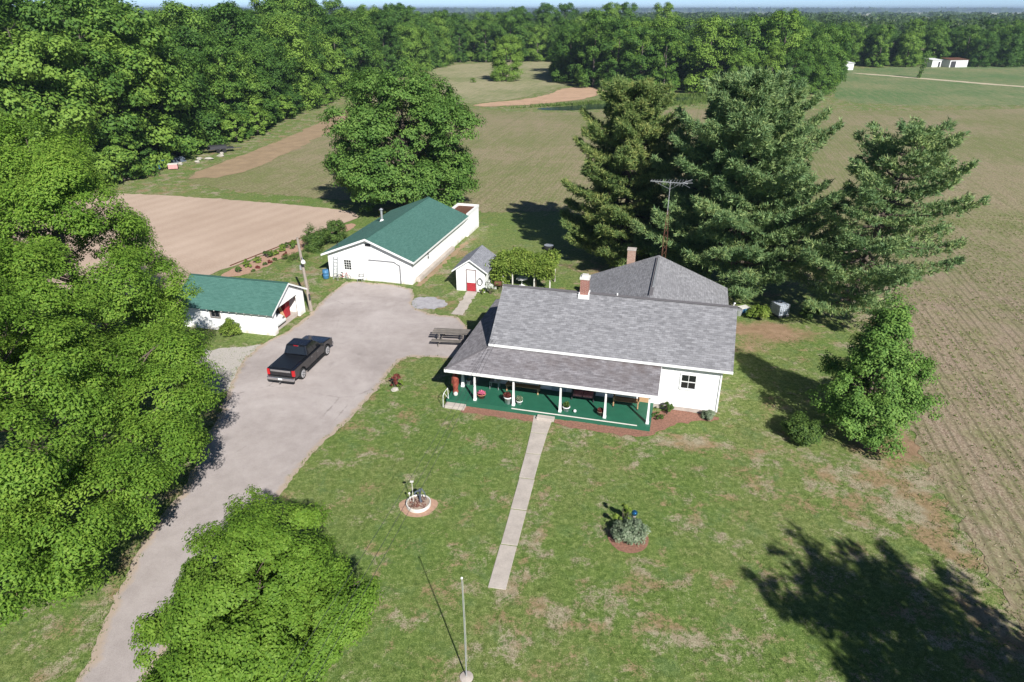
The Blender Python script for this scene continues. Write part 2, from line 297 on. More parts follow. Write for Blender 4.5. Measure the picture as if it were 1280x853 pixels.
# ------------------------------------------------------------------ mesh helpers
class MB:
    def __init__(s): s.v = []; s.f = []
    def box(s, x0, x1, y0, y1, z0, z1):
        b = len(s.v)
        s.v += [(x, y, z) for z in (z0, z1) for y in (y0, y1) for x in (x0, x1)]
        s.f += [tuple(b + i for i in q) for q in ((0, 2, 3, 1), (4, 5, 7, 6), (0, 1, 5, 4), (1, 3, 7, 5), (3, 2, 6, 7), (2, 0, 4, 6))]
        return s
    def bar(s, a, b, w, h=None, up=(0, 0, 1)):
        """square bar from a to b"""
        a = Vector(a); b = Vector(b); d = (b - a).normalized(); up = Vector(up)
        if abs(d.dot(up)) > .95: up = Vector((1, 0, 0))
        r = d.cross(up).normalized() * (w / 2); u = r.cross(d).normalized() * ((h or w) / 2)
        k = len(s.v)
        for p in (a, b):
            for q in (-r - u, r - u, r + u, -r + u): s.v.append(tuple(p + q))
        s.f += [(k, k + 3, k + 2, k + 1), (k + 4, k + 5, k + 6, k + 7)] + [(k + i, k + (i + 1) % 4, k + 4 + (i + 1) % 4, k + 4 + i) for i in range(4)]
        return s
    def tube(s, pts, rad, n=8, cap=True):
        k = len(s.v); pts = [Vector(p) for p in pts]
        if isinstance(rad, (int, float)): rad = [rad] * len(pts)
        prev = None
        for i, p in enumerate(pts):
            d = (pts[min(i + 1, len(pts) - 1)] - pts[max(i - 1, 0)])
            d = d.normalized() if d.length > 1e-9 else Vector((0, 0, 1))
            a = prev if prev is not None else (Vector((1, 0, 0)) if abs(d.x) < .8 else Vector((0, 1, 0)))
            x = (a - d * a.dot(d)).normalized(); y = d.cross(x); prev = x
            for j in range(n):
                t = 2 * math.pi * j / n
                s.v.append(tuple(p + (x * math.cos(t) + y * math.sin(t)) * rad[i]))
        for i in range(len(pts) - 1):
            for j in range(n):
                a = k + i * n + j; b = k + i * n + (j + 1) % n
                s.f.append((a, b, b + n, a + n))
        if cap:
            s.f.append(tuple(k + j for j in range(n))[::-1]); s.f.append(tuple(k + (len(pts) - 1) * n + j for j in range(n)))
        return s
    def lathe(s, c, prof, n=14):
        """prof: list of (r, z) above c"""
        return s.tube([(c[0], c[1], c[2] + z) for r, z in prof], [max(r, .001) for r, z in prof], n)
    def prism(s, poly, d, ax):
        """extrude a polygon of 3D points along vector d"""
        k = len(s.v); n = len(poly); d = Vector(d)
        s.v += [tuple(p) for p in poly] + [tuple(Vector(p) + d) for p in poly]
        s.f += [tuple(k + i for i in range(n))[::-1], tuple(k + n + i for i in range(n))]
        s.f += [(k + i, k + (i + 1) % n, k + n + (i + 1) % n, k + n + i) for i in range(n)]
        return s
    def blob(s, c, r, rng, n=10, m=7, jit=.15):
        k = len(s.v)
        for i in range(m + 1):
            th = math.pi * i / m
            for j in range(n):
                ph = 2 * math.pi * j / n; q = 1 + rng.uniform(-jit, jit)
                s.v.append((c[0] + r[0] * q * math.sin(th) * math.cos(ph), c[1] + r[1] * q * math.sin(th) * math.sin(ph), c[2] + r[2] * q * math.cos(th)))
        for i in range(m):
            for j in range(n):
                a = k + i * n + j; b = k + i * n + (j + 1) % n; s.f.append((a, a + n, b + n, b))
        return s
    def mesh(s, name, mat, smooth=False):
        me = bpy.data.meshes.new(name); me.from_pydata(s.v, [], s.f); me.materials.append(mat)
        import bmesh
        bm = bmesh.new(); bm.from_mesh(me); bmesh.ops.recalc_face_normals(bm, faces=bm.faces[:]); bm.to_mesh(me); bm.free()
        if smooth:
            for p in me.polygons: p.use_smooth = True
        return me
    def build(s, name, mat, parent=None, smooth=False, bevel=0, loc=None, rz=None):
        o = bpy.data.objects.new(name, s.mesh(name, mat, smooth)); col.objects.link(o); o.parent = parent
        if loc: o.location = loc
        if rz is not None: o.rotation_euler.z = rz
        if bevel:
            b = o.modifiers.new("bevel", 'BEVEL'); b.width = bevel; b.segments = 2; b.limit_method = 'ANGLE'; b.angle_limit = R(35)
        return o

def tag(o, label, cat, group=None):
    o["label"] = label; o["category"] = cat
    if group: o["group"] = group
    return o
def thing(name, label, cat, loc=(0, 0, 0), rz=0, group=None):
    o = bpy.data.objects.new(name, None); col.objects.link(o); o.location = loc; o.rotation_euler.z = rz; o.empty_display_size = .3
    return tag(o, label, cat, group)
def struct(o): o["kind"] = "structure"; return o
def stuff(o): o["kind"] = "stuff"; return o
def dup(root, loc=None, rz=None, label=None, scale=None):
    r = root.copy(); col.objects.link(r)
    if loc is not None: r.location = loc
    if rz is not None: r.rotation_euler = (0, 0, rz)
    if scale is not None: r.scale = scale
    if label: r["label"] = label
    for ch in root.children:
        c = ch.copy(); col.objects.link(c); c.parent = r
        for g in ch.children:
            d = g.copy(); col.objects.link(d); d.parent = c
    return r
def frame(O, deg):
    a = R(deg); c, s_ = math.cos(a), math.sin(a)
    return lambda u, v, z=0.0: (O[0] + u * c - v * s_, O[1] + u * s_ + v * c, z)

def np_mesh(name, V, F, mat, parent=None):
    """V (n,3), F (m,k) constant polygon size"""
    me = bpy.data.meshes.new(name); n, (m_, k) = len(V), F.shape
    me.vertices.add(n); me.vertices.foreach_set("co", np.ascontiguousarray(V, np.float32).ravel())
    me.loops.add(m_ * k); me.loops.foreach_set("vertex_index", np.ascontiguousarray(F, np.int32).ravel())
    me.polygons.add(m_); me.polygons.foreach_set("loop_start", np.arange(0, m_ * k, k, dtype=np.int32))
    me.update(calc_edges=True); me.materials.append(mat)
    o = bpy.data.objects.new(name, me); col.objects.link(o); o.parent = parent
    return o

# ------------------------------------------------------------------ foliage
def unit(a): return a / np.maximum(np.linalg.norm(a, axis=-1, keepdims=True), 1e-9)
def leaf_geo(P, N, L, W, rs, droop=0.0):
    n = len(P); N = unit(N); t = rs.normal(size=(n, 3)); t[:, 2] -= droop
    t = unit(t - N * (t * N).sum(1, keepdims=True)); b = np.cross(N, t)
    L = (L * rs.uniform(.65, 1.3, (n, 1))) / 2; W = (W * rs.uniform(.7, 1.25, (n, 1))) / 2
    V = np.stack([P - t * L, P + b * W + N * W * .3 - t * L * .1, P + t * L, P - b * W + N * W * .3 - t * L * .1], 1).reshape(-1, 3)
    return V, np.arange(n * 4).reshape(n, 4)
def sph(rs, n):
    return unit(rs.normal(size=(n, 3)))

def puffs_on_lobes(rs, lobes, n, lo=.72, hi=1.0, zmin=-.55):
    """puff centres near the surface of a union of ellipsoids; lobes = rows of (cx,cy,cz,rx,ry,rz)"""
    lobes = np.array(lobes, float); a = (lobes[:, 3] * lobes[:, 5]); pr = a / a.sum(); out = []; nr = []
    while len(out) < n:
        k = rs.choice(len(lobes), p=pr); d = sph(rs, 1)[0]
        if d[2] < zmin: continue
        p = lobes[k, :3] + d * lobes[k, 3:] * rs.uniform(lo, hi)
        q = np.sqrt((((p - lobes[:, :3]) / lobes[:, 3:]) ** 2).sum(1)); q[k] = 9
        if q.min() < .72 and rs.random() < .85: continue
        out.append(p); nr.append(d)
    return np.array(out), np.array(nr)

def puff_leaves(rs, C, D, pr, per, flat=.6, up=.55, var=.4):
    k = len(C); rad = pr * rs.uniform(1 - var, 1 + var, k)
    cnt = np.maximum(4, (per * (rad / pr) ** 2).astype(int)); idx = np.repeat(np.arange(k), cnt); n = len(idx)
    d = sph(rs, n); r = rs.uniform(0, 1, (n, 1)) ** .45
    off = d * r * rad[idx][:, None]; off[:, 2] *= flat
    off[:, 2] -= (np.linalg.norm(off[:, :2], axis=1) ** 2) / rad[idx] * .28      # sprays hang down at the rim
    P = C[idx] + off
    N = d * .6 + D[idx] * .55 + rs.normal(size=(n, 3)) * .32; N[:, 2] += up
    return P, N

def clusters(rs, lobes, npuff, pr, lo=.78, zmin=-.6, k=8, hi=1.12):
    """boughs standing proud of the lobes by uneven amounts, each carrying a handful of sprays"""
    C0, D0 = puffs_on_lobes(rs, lobes, max(4, npuff // k), lo, hi, zmin); C = []; D = []
    for c, d in zip(C0, D0):
        cr = pr * rs.uniform(1.1, 2.3); e = sph(rs, k); e[:, 2] = e[:, 2] * .75 + .12
        q = c + e * cr * rs.uniform(.45, 1.05, (k, 1)); C.append(q); D.append(unit(d * .6 + e * .7))
    return np.concatenate(C), np.concatenate(D)

def limbs(mb, rs, base_z, top, r0, C, nmain, rtip=.02, bend=.25, trunk_top=None, sides=6):
    """trunk plus limbs that run from the trunk to chosen puffs"""
    tt = trunk_top or top * .72
    j = rs.normal(size=(6, 2)) * r0 * .35; zs = np.linspace(-.15, tt, 6)
    tr = [(j[i, 0] * (i > 0), j[i, 1] * (i > 0), zs[i]) for i in range(6)]
    mb.tube(tr, [r0 * 1.35, r0, r0 * .85, r0 * .68, r0 * .5, r0 * .28], 9)
    for c in C[rs.choice(len(C), min(nmain, len(C)), replace=False)]:
        hz = math.hypot(c[0], c[1]); zb = min(tt * .97, max(base_z, c[2] - hz * rs.uniform(.45, .95)))
        f = zb / tt; bx = np.array([np.interp(zb, zs, [q[0] for q in tr]), np.interp(zb, zs, [q[1] for q in tr]), zb]); m = bx * .5 + c * .5
        m = m + np.array([rs.normal() * bend, rs.normal() * bend, -hz * .06])
        m1 = bx * .75 + m * .25 + rs.normal(size=3) * bend * .3
        rb = r0 * (.42 - .27 * f) * rs.uniform(.55, 1.0)
        mb.tube([tuple(bx), tuple(m1 * .4 + m * .6), tuple(m * .4 + c * .6), tuple(c)], [rb, rb * .72, rb * .45, rtip], sides, False)

def round_lobes(rs, Rr, z0, z1, k, fill=.78, lob=(.34, .5)):
    h = (z1 - z0) / 2; zc = (z0 + z1) / 2; L = [(0, 0, zc, Rr * fill * .86, Rr * fill * .86, h * fill)]
    for i in range(k):
        a = 2 * math.pi * (i * .618034) + rs.uniform(-.3, .3); z = rs.uniform(-.95, .92)
        w_ = math.sqrt(max(.08, 1 - z * z)) * rs.uniform(.55, .74); r = Rr * rs.uniform(*lob)
        L.append((math.cos(a) * w_ * Rr, math.sin(a) * w_ * Rr, zc + z * h * .70, r, r, r * rs.uniform(.6, .85)))
    return L

def tree(name, label, cat, loc, seed, lobes, npuff, pr, per, leaf, mat, bark, r0, base_z, nl=40, group=None, flat=.6, up=.55, droop=.2, lo=.7, zmin=-.6, rz=0, core=.45):
    rs = np.random.RandomState(seed); t = thing(name, label, cat, loc, rz, group)
    C, D = clusters(rs, lobes, int(npuff * (1 - core)), pr, lo + .08, zmin); C1, D1 = puffs_on_lobes(rs, lobes, int(npuff * core), lo - .1, .96, zmin)
    C = np.concatenate([C, C1]); D = np.concatenate([D, D1])
    P, N = puff_leaves(rs, C, D, pr, per, flat, up)
    V, F = leaf_geo(P, N, leaf[0], leaf[1], rs, droop); np_mesh("crown", V, F, mat, t)
    mb = MB(); limbs(mb, rs, base_z, max(l[2] + l[5] for l in lobes), r0, C, nl); mb.build("trunk", bark, t, True)
    return t

def pine(name, label, loc, seed, h, Rb, mat, nw=26, per=5, dens=1.0, lean=(0, 0), z_first=.1, prof=None, needle=(.34, .045), tuft=9, group=None):
    rs = np.random.RandomState(seed); t = thing(name, label, "tree", loc, 0, group); mb = MB()
    ax = lambda z: np.array([lean[0] * (z / h) ** 1.6, lean[1] * (z / h) ** 1.6, z])
    mb.tube([tuple(ax(z)) for z in np.linspace(-.1, h, 9)], [max(.05, .30 * (1 - i / 8.3)) for i in range(9)], 8)
    T = []; Dr = []
    prof = prof or (lambda f: (1 - f) ** .75 * (.75 + .25 * min(1, f * 6)))
    for i in range(nw):
        f = z_first + (1 - z_first) * (i / (nw - .5)) ** .93; z = h * f; a0 = rs.uniform(0, 6.28)
        for j in range(per):
            a = a0 + 6.283 * j / per + rs.uniform(-.5, .5); L = Rb * prof(f) * rs.uniform(.55, 1.12)
            if L < .25: continue
            rise = (-.10 + .42 * f) + rs.uniform(-.12, .14); d = np.array([math.cos(a), math.sin(a), 0]); sd = np.array([-d[1], d[0], 0])
            sag = rs.uniform(.03, .08); o = ax(min(h - .7, z + rs.uniform(-.2, .2)))
            cur = lambda s: o + d * L * s + np.array([0, 0, L * (rise * s - sag * s * (1 - s) * 4 + .12 * s ** 3)])
            mb.tube([tuple(cur(s)) for s in (0, .33, .66, 1)], [.05 + .012 * L, .04 + .006 * L, .03, .012], 5, False)
            nt = int((14 + 30 * L) * dens)
            s = rs.uniform(.22, 1.04, nt) ** .8; wid = (.40 * L * (1.08 - s) + .30) * np.sqrt(np.minimum(1, s * 2.2))
            lat = rs.uniform(-1, 1, nt) * wid
            B = np.array([cur(q) for q in s]) + sd * lat[:, None] + np.array([0, 0, 1]) * (rs.normal(size=(nt, 1)) * .14 + .05 - (np.abs(lat) * .12)[:, None])
            T.append(B); Dr.append(d * .8 + sd * np.sign(lat)[:, None] * .55 + np.array([0, 0, .55]))
    T = np.concatenate(T); Dr = unit(np.concatenate(Dr)); n = len(T)
    idx = np.repeat(np.arange(n), tuft); d = unit(Dr[idx] * .75 + sph(rs, n * tuft) * .85 + np.array([0, 0, .15]))
    P = T[idx] + rs.normal(size=(n * tuft, 3)) * .07; s_ = unit(np.cross(d, sph(rs, n * tuft)))
    Ln = needle[0] * rs.uniform(.6, 1.25, (n * tuft, 1)); Wn = needle[1] * rs.uniform(.7, 1.3, (n * tuft, 1))
    V = np.stack([P - s_ * Wn, P + s_ * Wn, P + d * Ln], 1).reshape(-1, 3)
    np_mesh("crown", V, np.arange(len(V)).reshape(-1, 3), mat, t); mb.build("trunk", M["bark"], t, True)
    return t

def shrub(name, label, loc, seed, r, h, mat, n=2500, leaf=(.12, .07), cat="shrub", group=None, k=7, stem=True):
    rs = np.random.RandomState(seed); t = thing(name, label, cat, loc, 0, group)
    lob = [(0, 0, h * .5, r * .75, r * .75, h * .45)] + [(math.cos(a) * r * .5, math.sin(a) * r * .5, h * rs.uniform(.35, .65), r * .5, r * .5, h * .35) for a in np.arange(k) * 6.283 / k + rs.uniform(0, .6, k)]
    C, D = clusters(rs, lob, max(15, n // 90), r * .16, .6, -.8, 5); C1, D1 = puffs_on_lobes(rs, lob, max(8, n // 90), .4, .95, -.8); C = np.concatenate([C, C1]); D = np.concatenate([D, D1]); P, N = puff_leaves(rs, C, D, r * .22, 45, .8, .5)
    P[:, 2] = np.maximum(P[:, 2], .02)
    V, F = leaf_geo(P, N, leaf[0], leaf[1], rs, .1); np_mesh("foliage", V, F, mat, t)
    mb = MB()
    for c in C[rs.choice(len(C), min(9, len(C)), replace=False)]:
        mb.tube([(c[0] * .1, c[1] * .1, -.03), (c[0] * .5, c[1] * .5, c[2] * .55), tuple(c)], [.025, .018, .008], 5, False)
    mb.build("stem", M["bark"], t)
    return t

# ================================================================== GROUND
HO = (-4.24, 37.99); H = frame(HO, -14.6)
def grid_sheet(name, xs, ys, z, mat, attrs):
    X, Y = np.meshgrid(xs, ys); nx, ny = len(xs), len(ys)
    V = np.stack([X.ravel(), Y.ravel(), np.full(X.size, z)], 1)
    i = np.arange(nx * ny).reshape(ny, nx); F = np.stack([i[:-1, :-1], i[:-1, 1:], i[1:, 1:], i[1:, :-1]], -1).reshape(-1, 4)
    o = np_mesh(name, V, F, mat)
    for k, fn in attrs.items():
        a = o.data.attributes.new(k, 'FLOAT', 'POINT'); a.data.foreach_set("value", fn(V[:, 0], V[:, 1]).astype(np.float32))
    return o
def ss(a, b, x): t = np.clip((x - a) / (b - a), 0, 1); return t * t * (3 - 2 * t)
def ell(x, y, cx, cy, rx, ry, rot=0):
    c, s = math.cos(rot), math.sin(rot); dx, dy = x - cx, y - cy
    return np.exp(-(((dx * c + dy * s) / rx) ** 2 + ((-dx * s + dy * c) / ry) ** 2))
def ep(x, y):      # distance east of the crop field edge (metres)
    ex = np.interp(y, [0, 20, 23, 27, 31, 35, 41, 48, 56.5, 63], [21.5, 21.0, 21.7, 22.2, 23.0, 24.2, 26.8, 29.7, 31.4, 29])
    return x - ex
def f_dry(x, y):
    d = .5 * np.exp(-((ep(x, y) + .9) / 2.2) ** 2) * (y < 66) + .38 * ell(x, y, 18, 29, 5, 3.5) + .2 * ell(x, y, -9, 36, 3, 5, -.3) + .2 * ell(x, y, 6, 34, 7, 1.4, AX) + .35 * ell(x, y, -2.2, 37, 3.0, 1.0, AX) + .2 * ell(x, y, .0, 23, 1.1, 4, -.17)
    d += .15 * ell(x, y, 1.5, 27, 1.0, 9, -.17) + .25 * ell(x, y, 5, 20, 6, 3) + .55 * ell(x, y, -7, 54.2, 1.8, 2.6, -.5) + .35 * ell(x, y, -20.5, 61, 3, 5) + .4 * ell(x, y, 10, 33.8, 5, .9, AX)
    d += .25 * ell(x, y, -16.5, 50, 3, 9) + .25 * ell(x, y, 2.5, 66, 5, 4) + .3 * ell(x, y, -17.5, 23, .9, 9, .05)
    d += .5 * ell(x, y, -5, 70, .9, 9, -.25) - .35 * ell(x, y, 2, 75, 6, 9) - .1 * ell(x, y, -6, 33, 4, 5) - .15
    return d * (y < 95) + .1 * (y >= 95)
def f_needles(x, y):
    return .6 * ell(x, y, 20.5, 49, 5.0, 2.4, -.25) + .38 * ell(x, y, 17, 45.5, 3.0, 2.2) + .45 * ell(x, y, 11, 62, 8, 5) + .55 * ell(x, y, 21.3, 33.2, 3, 1.6) + .35 * ell(x, y, 23.3, 31, 1.2, 4, -.2) + .3 * ell(x, y, -4.8, 27.9, 1.0, .8)
xs = np.concatenate([[-30000, -12000, -5000, -2000, -900, -400, -200], np.arange(-110, -34, 3.), np.arange(-34, 40, .4), np.arange(40, 110, 3.), [150, 250, 450, 900, 2000, 5000, 12000, 30000]])
ys = np.concatenate([[-3000, -500, -100, -30, 0], np.arange(8, 76, .4), np.arange(77, 140, 3.), [160, 200, 260, 340, 450, 700, 1200, 2500, 6000, 14000, 30000]])
struct(grid_sheet("ground", xs, ys, 0, M["lawn"], dict(dry=f_dry, needles=f_needles)))

rng = random.Random(7)
def outline(pts, step=.35, jit=.12, seed=1, closed=True):
    rr = random.Random(seed); out = []; n = len(pts)
    for i in range(n if closed else n - 1):
        a = Vector(pts[i]); b = Vector(pts[(i + 1) % n]); k = max(1, int((b - a).length / step)); nn = (b - a).normalized().orthogonal() if False else Vector((-(b - a).y, (b - a).x)).normalized()
        for j in range(k):
            p = a.lerp(b, j / k) + nn * rr.gauss(0, jit) * (1 if j else .3); out.append((p.x, p.y))
    return out
def smooth_poly(pts, it=2):
    for _ in range(it):
        n = len(pts); q = []
        for i in range(n):
            a, b = pts[i], pts[(i + 1) % n]
            q += [(a[0] * .75 + b[0] * .25, a[1] * .75 + b[1] * .25), (a[0] * .25 + b[0] * .75, a[1] * .25 + b[1] * .75)]
        pts = q
    return pts
def sheet(name, pts, z, mat, step=.35, jit=.1, seed=1, smooth=1, thick=0.0):
    p = outline(smooth_poly(pts, smooth) if smooth else pts, step, jit, seed)
    mb = MB()
    if thick: mb.prism([(x, y, z - thick) for x, y in p], (0, 0, thick), 2); return mb.build(name, mat)
    me = bpy.data.meshes.new(name); me.from_pydata([(x, y, z) for x, y in p], [], [tuple(range(len(p)))])
    import bmesh
    bm = bmesh.new(); bm.from_mesh(me); bmesh.ops.triangulate(bm, faces=bm.faces[:]); bmesh.ops.recalc_face_normals(bm, faces=bm.faces[:])
    for f in bm.faces:
        if f.normal.z < 0: f.normal_flip()
    bm.to_mesh(me); bm.free(); me.materials.append(mat)
    o = bpy.data.objects.new(name, me); col.objects.link(o); return o

# crop field: everything beyond the yard
FIELD = [(20.6, -20), (20.8, 10), (21.0, 20), (21.7, 23), (22.2, 26.8), (23, 30.8), (24.2, 34.7), (26.7, 40.6), (29.7, 48.2), (31.3, 56.5), (29, 64), (19, 74), (8, 85), (-4, 84), (-9, 87), (-24, 90.5), (-40, 96), (-50, 101.5), (-49, 113), (-46, 127), (-43, 140), (-42, 170), (-40, 186),
         (-12, 184), (2, 176), (20, 176), (52, 184), (95, 178), (150, 186), (210, 180), (230, 60), (150, -20)]
struct(sheet("crop_field", FIELD, .02, M["field"], .3, .26, 3))
struct(sheet("hay_meadow", [(-41, 190), (-12, 192), (3, 206), (16, 236), (22, 255), (30, 300), (30, 358), (-20, 352), (-36, 300), (-38, 240)], .03, M["hay"], 3, .5, 4))
struct(sheet("green_wheat_field", [(88, 198), (110, 188), (150, 192), (260, 190), (330, 240), (330, 330), (210, 330), (150, 318), (136, 300), (106, 236)], .03, M["wheat"], 3, .5, 5))
struct(sheet("farm_track", [(134, 291), (148, 268), (166, 235), (200, 200), (203, 203), (169, 238), (151, 271), (138, 292)], .045, plain("pale_track", (.50, .42, .30), .95, .2, .5), 2, .25, 6))
struct(sheet("field_edge_track", [(-50.5, 102), (-42.5, 104), (-40.2, 118), (-38, 140), (-38.5, 180), (-42.2, 184), (-43.5, 150), (-46.5, 124)], .045, M["track"], 1.5, .3, 8))
struct(sheet("dirt_bank", [(-12, 191), (4, 203), (12, 218), (17, 236), (30, 234), (27, 217), (18, 199), (-6, 186)], .05, M["dirt"], 1.5, .3, 9))
wm = NT("pond_water"); wm.base((0.02, 0.035, 0.03)); wm.p.inputs["Roughness"].default_value = .04; wm.p.inputs["Specular IOR Level"].default_value = .5
wm.bump(wm.noise(wm.pos(), 2.5, 3), .5, .12)
struct(sheet("pond", [(5, 183), (12.5, 187.5), (20, 191), (36, 202), (58, 214), (52, 199), (38, 190), (20.5, 181), (10, 179.5)], .06, wm.m, 1.2, .3, 10))
struct(sheet("garden_plot", [(-64, 93), (-53, 94.2), (-36.5, 90.2), (-24, 86.4), (-18.2, 83.4), (-20.5, 78.5), (-22.6, 74.4), (-27.3, 65), (-30, 60), (-33, 55.5), (-46, 60), (-62, 75)], .03, M["tilled"], .6, .12, 11))
struct(sheet("berry_bed", [(-28.2, 61), (-27.3, 64.2), (-22.9, 73.3), (-19.4, 79.8), (-18.1, 78), (-20.5, 72.8), (-23.3, 67.3), (-25.4, 61.6)], .016, M["soilred"], .4, .1, 12))

DR = [(-15.6, 6), (-16.4, 17.6), (-17.0, 20.4), (-17.6, 24), (-17.7, 27.4), (-17.5, 28.8), (-17.8, 31.5), (-18.1, 34.3), (-19, 39.5), (-19.6, 43.5), (-19.4, 45.4), (-18.9, 47.1), (-18.2, 48.4), (-17.9, 48.6), (-16.9, 52.6), (-16.7, 55), (-15.9, 58.8), (-15.4, 60.4),
      (-9.2, 58.6), (-8.7, 56.5), (-8.5, 53.9), (-6.6, 52.2), (-3.9, 51.9), (-2.9, 44.8), (-4, 44.2), (-7.4, 44.7), (-8.3, 43.9), (-9.1, 39.5), (-10.3, 35.6), (-11.6, 32.3), (-12.1, 29.7), (-12.3, 27.4), (-12.9, 24.5), (-14.1, 17.6), (-13.6, 6)]
def dense_sheet(name, poly, z, mat, cell):
    """polygon filled with a grid so that it can carry an edge-distance attribute"""
    p = np.array(outline(smooth_poly(poly, 1), .3, .07, 21)); o = sheet(name, [tuple(q) for q in p], z, mat, 99, 0, 1, 0)
    import bmesh
    bm = bmesh.new(); bm.from_mesh(o.data)
    for ax_, lo, hi in ((0, -20, -2), (1, 6, 61)):
        for c in np.arange(lo, hi, cell):
            no = [0, 0, 0]; no[ax_] = 1; co = [0, 0, 0]; co[ax_] = c
            bmesh.ops.bisect_plane(bm, geom=bm.verts[:] + bm.edges[:] + bm.faces[:], plane_co=co, plane_no=no)
    bm.to_mesh(o.data); bm.free(); n = len(o.data.vertices); v = np.zeros(n * 3, np.float32); o.data.vertices.foreach_get("co", v); v = v.reshape(n, 3)
    d = np.sqrt(((v[:, None, :2] - p[None]) ** 2).sum(2)).min(1)
    a = o.data.attributes.new("edge", 'FLOAT', 'POINT'); a.data.foreach_set("value", np.clip(1 - d / 1.1, 0, 1).astype(np.float32) * .75)
    return o
struct(dense_sheet("driveway", DR, .012, M["drive"], .7))
struct(sheet("gravel_patch", [(-24.5, 45.6), (-20.4, 46.2), (-18.8, 46.9), (-19.2, 43), (-18.8, 39.6), (-20.6, 39), (-22, 42)], .008, M["gravel"], .3, .15, 13))
struct(sheet("concrete_patch", [(-8.7, 55.9), (-7.2, 56.4), (-5.9, 55.3), (-5.5, 54), (-7.4, 53.3), (-8.6, 53.9)], .022, plain("patch_concrete", (.36, .345, .36), .85, .3, 2), .25, .12, 14))
struct(sheet("shed_path", [(-4.0, 57.6), (-3.1, 57.4), (-4.1, 52.2), (-5.1, 52.4)], .02, M["concrete"], .3, .05, 15, 0))
struct(sheet("mulch_bed", [H(1.2, .1)[:2], H(1.2, -.75)[:2], H(5.9, -.72)[:2], H(5.9, .1)[:2]], .025, M["mulch"], .25, .05, 16, 0))
struct(sheet("mulch_bed", [H(7.2, .1)[:2], H(7.2, -.72)[:2], H(10.5, -.8)[:2], H(12.8, -.8)[:2], H(13.8, .6)[:2], H(15.2, 1.8)[:2], H(17.0, 2.2)[:2], H(17.1, 2.9)[:2], H(12.9, 2.9)[:2], H(12.9, .1)[:2]], .025, M["mulch"], .25, .06, 17, 1))
struct(sheet("concrete_footing", [(-9.0, 58.9), (-8.45, 58.75), (-4.75, 71.8), (-5.2, 72.1)], .02, M["track"], .3, .12, 18, 0))

# front walk: separate slabs, joints open
walk = thing("front_walk", "cracked concrete front walk of separate slabs from lawn to green porch", "path"); del walk["category"]; del walk["label"]; walk["kind"] = "structure"
WL = [(.0, .40), (.19, .40), (.37, .41), (.55, .42), (.71, .44), (.86, .50), (1.0, .62)]
A0 = Vector((-.66, 22.3)); A1 = Vector((2.02, 36.55))
for i in range(6):
    f0, f1 = WL[i][0] + (.0 if i == 0 else .0022), WL[i + 1][0] - .0022
    a, b = A0.lerp(A1, f0), A0.lerp(A1, f1); nrm = Vector((A1.y - A0.y, A0.x - A1.x)).normalized()
    jit = rng.uniform(-.03, .03); w0, w1 = WL[i][1], WL[i + 1][1]; z = .035 + rng.uniform(-.012, .012)
    e = [a - nrm * w0, a + nrm * w0, b + nrm * w1, b - nrm * w1]; e = [q + nrm * jit for q in e]
    mb = MB(); mb.prism([(q.x, q.y, -.05) for q in e], (0, 0, z + .05), 2); mb.build("concrete_slab", M["concrete"], walk, bevel=.012)

# ================================================================== HOUSE
def uv_roof(o, polys_uv):
    uv = o.data.uv_layers.new(name="UVMap")
    for p in o.data.polygons:
        n = p.normal
        for li in p.loop_indices:
            co = o.data.vertices[o.data.loops[li].vertex_index].co
            if abs(n.z) > .995: a, b = co.x, co.y
            else:
                h = Vector((-n.y, n.x, 0)).normalized(); s = n.cross(h).normalized(); a, b = co.dot(h), co.dot(s)
            uv.data[li].uv = (a, b)
def slab(poly, t=.10):
    """roof slab: polygon on top, thickness straight down"""
    mb = MB(); mb.prism([(x, y, z - t) for x, y, z in poly], (0, 0, t), 2); return mb
def roof_part(name, polys, mat, parent, t=.10):
    mb = MB()
    for p in polys: mb.prism([(x, y, z - t) for x, y, z in p], (0, 0, t), 2)
    o = mb.build(name, mat, parent); uv_roof(o, None); return o
def window(parent, c, w_, h_, axis, sgn, nx=2, ny=2, mat=None, split=True):
    """window on a wall: c = centre on the wall plane; axis 'u' wall runs along x, 'v' along y; sgn outward sign"""
    def B(mb, a0, a1, z0, z1, d0, d1):
        lo, hi = sorted((c[1 if axis == 'u' else 0] + sgn * d0, c[1 if axis == 'u' else 0] + sgn * d1))
        if axis == 'u': mb.box(c[0] + a0, c[0] + a1, lo, hi, c[2] + z0, c[2] + z1)
        else: mb.box(lo, hi, c[1] + a0, c[1] + a1, c[2] + z0, c[2] + z1)
    a, b = w_ / 2, h_ / 2
    f = MB(); B(f, -a - .09, -a, -b - .09, b + .09, .003, .05); B(f, a, a + .09, -b - .09, b + .09, .003, .05); B(f, -a, a, b, b + .09, .003, .05); B(f, -a - .02, a + .02, -b - .09, -b, .003, .075)
    if split: B(f, -a, a, -.025, .025, .006, .04)
    wo = f.build("window", mat or M["white"], parent)
    for i in range(nx):
        for j in range(ny):
            g = MB(); x0, x1 = -a + w_ * i / nx, -a + w_ * (i + 1) / nx; z0, z1 = -b + h_ * j / ny, -b + h_ * (j + 1) / ny
            B(g, x0 + .015, x1 - .015, z0 + .02, z1 - .02, .004, .012); g.build("pane", M["glass"], wo)
    mu = MB()
    for i in range(1, nx): B(mu, -a + w_ * i / nx - .013, -a + w_ * i / nx + .013, -b, b, .004, .03)
    if ny > 2:
        for j in range(1, ny): B(mu, -a, a, -b + h_ * j / ny - .012, -b + h_ * j / ny + .012, .005, .028)
    if mu.v: mu.build("muntin", mat or M["white"], wo)
    return wo

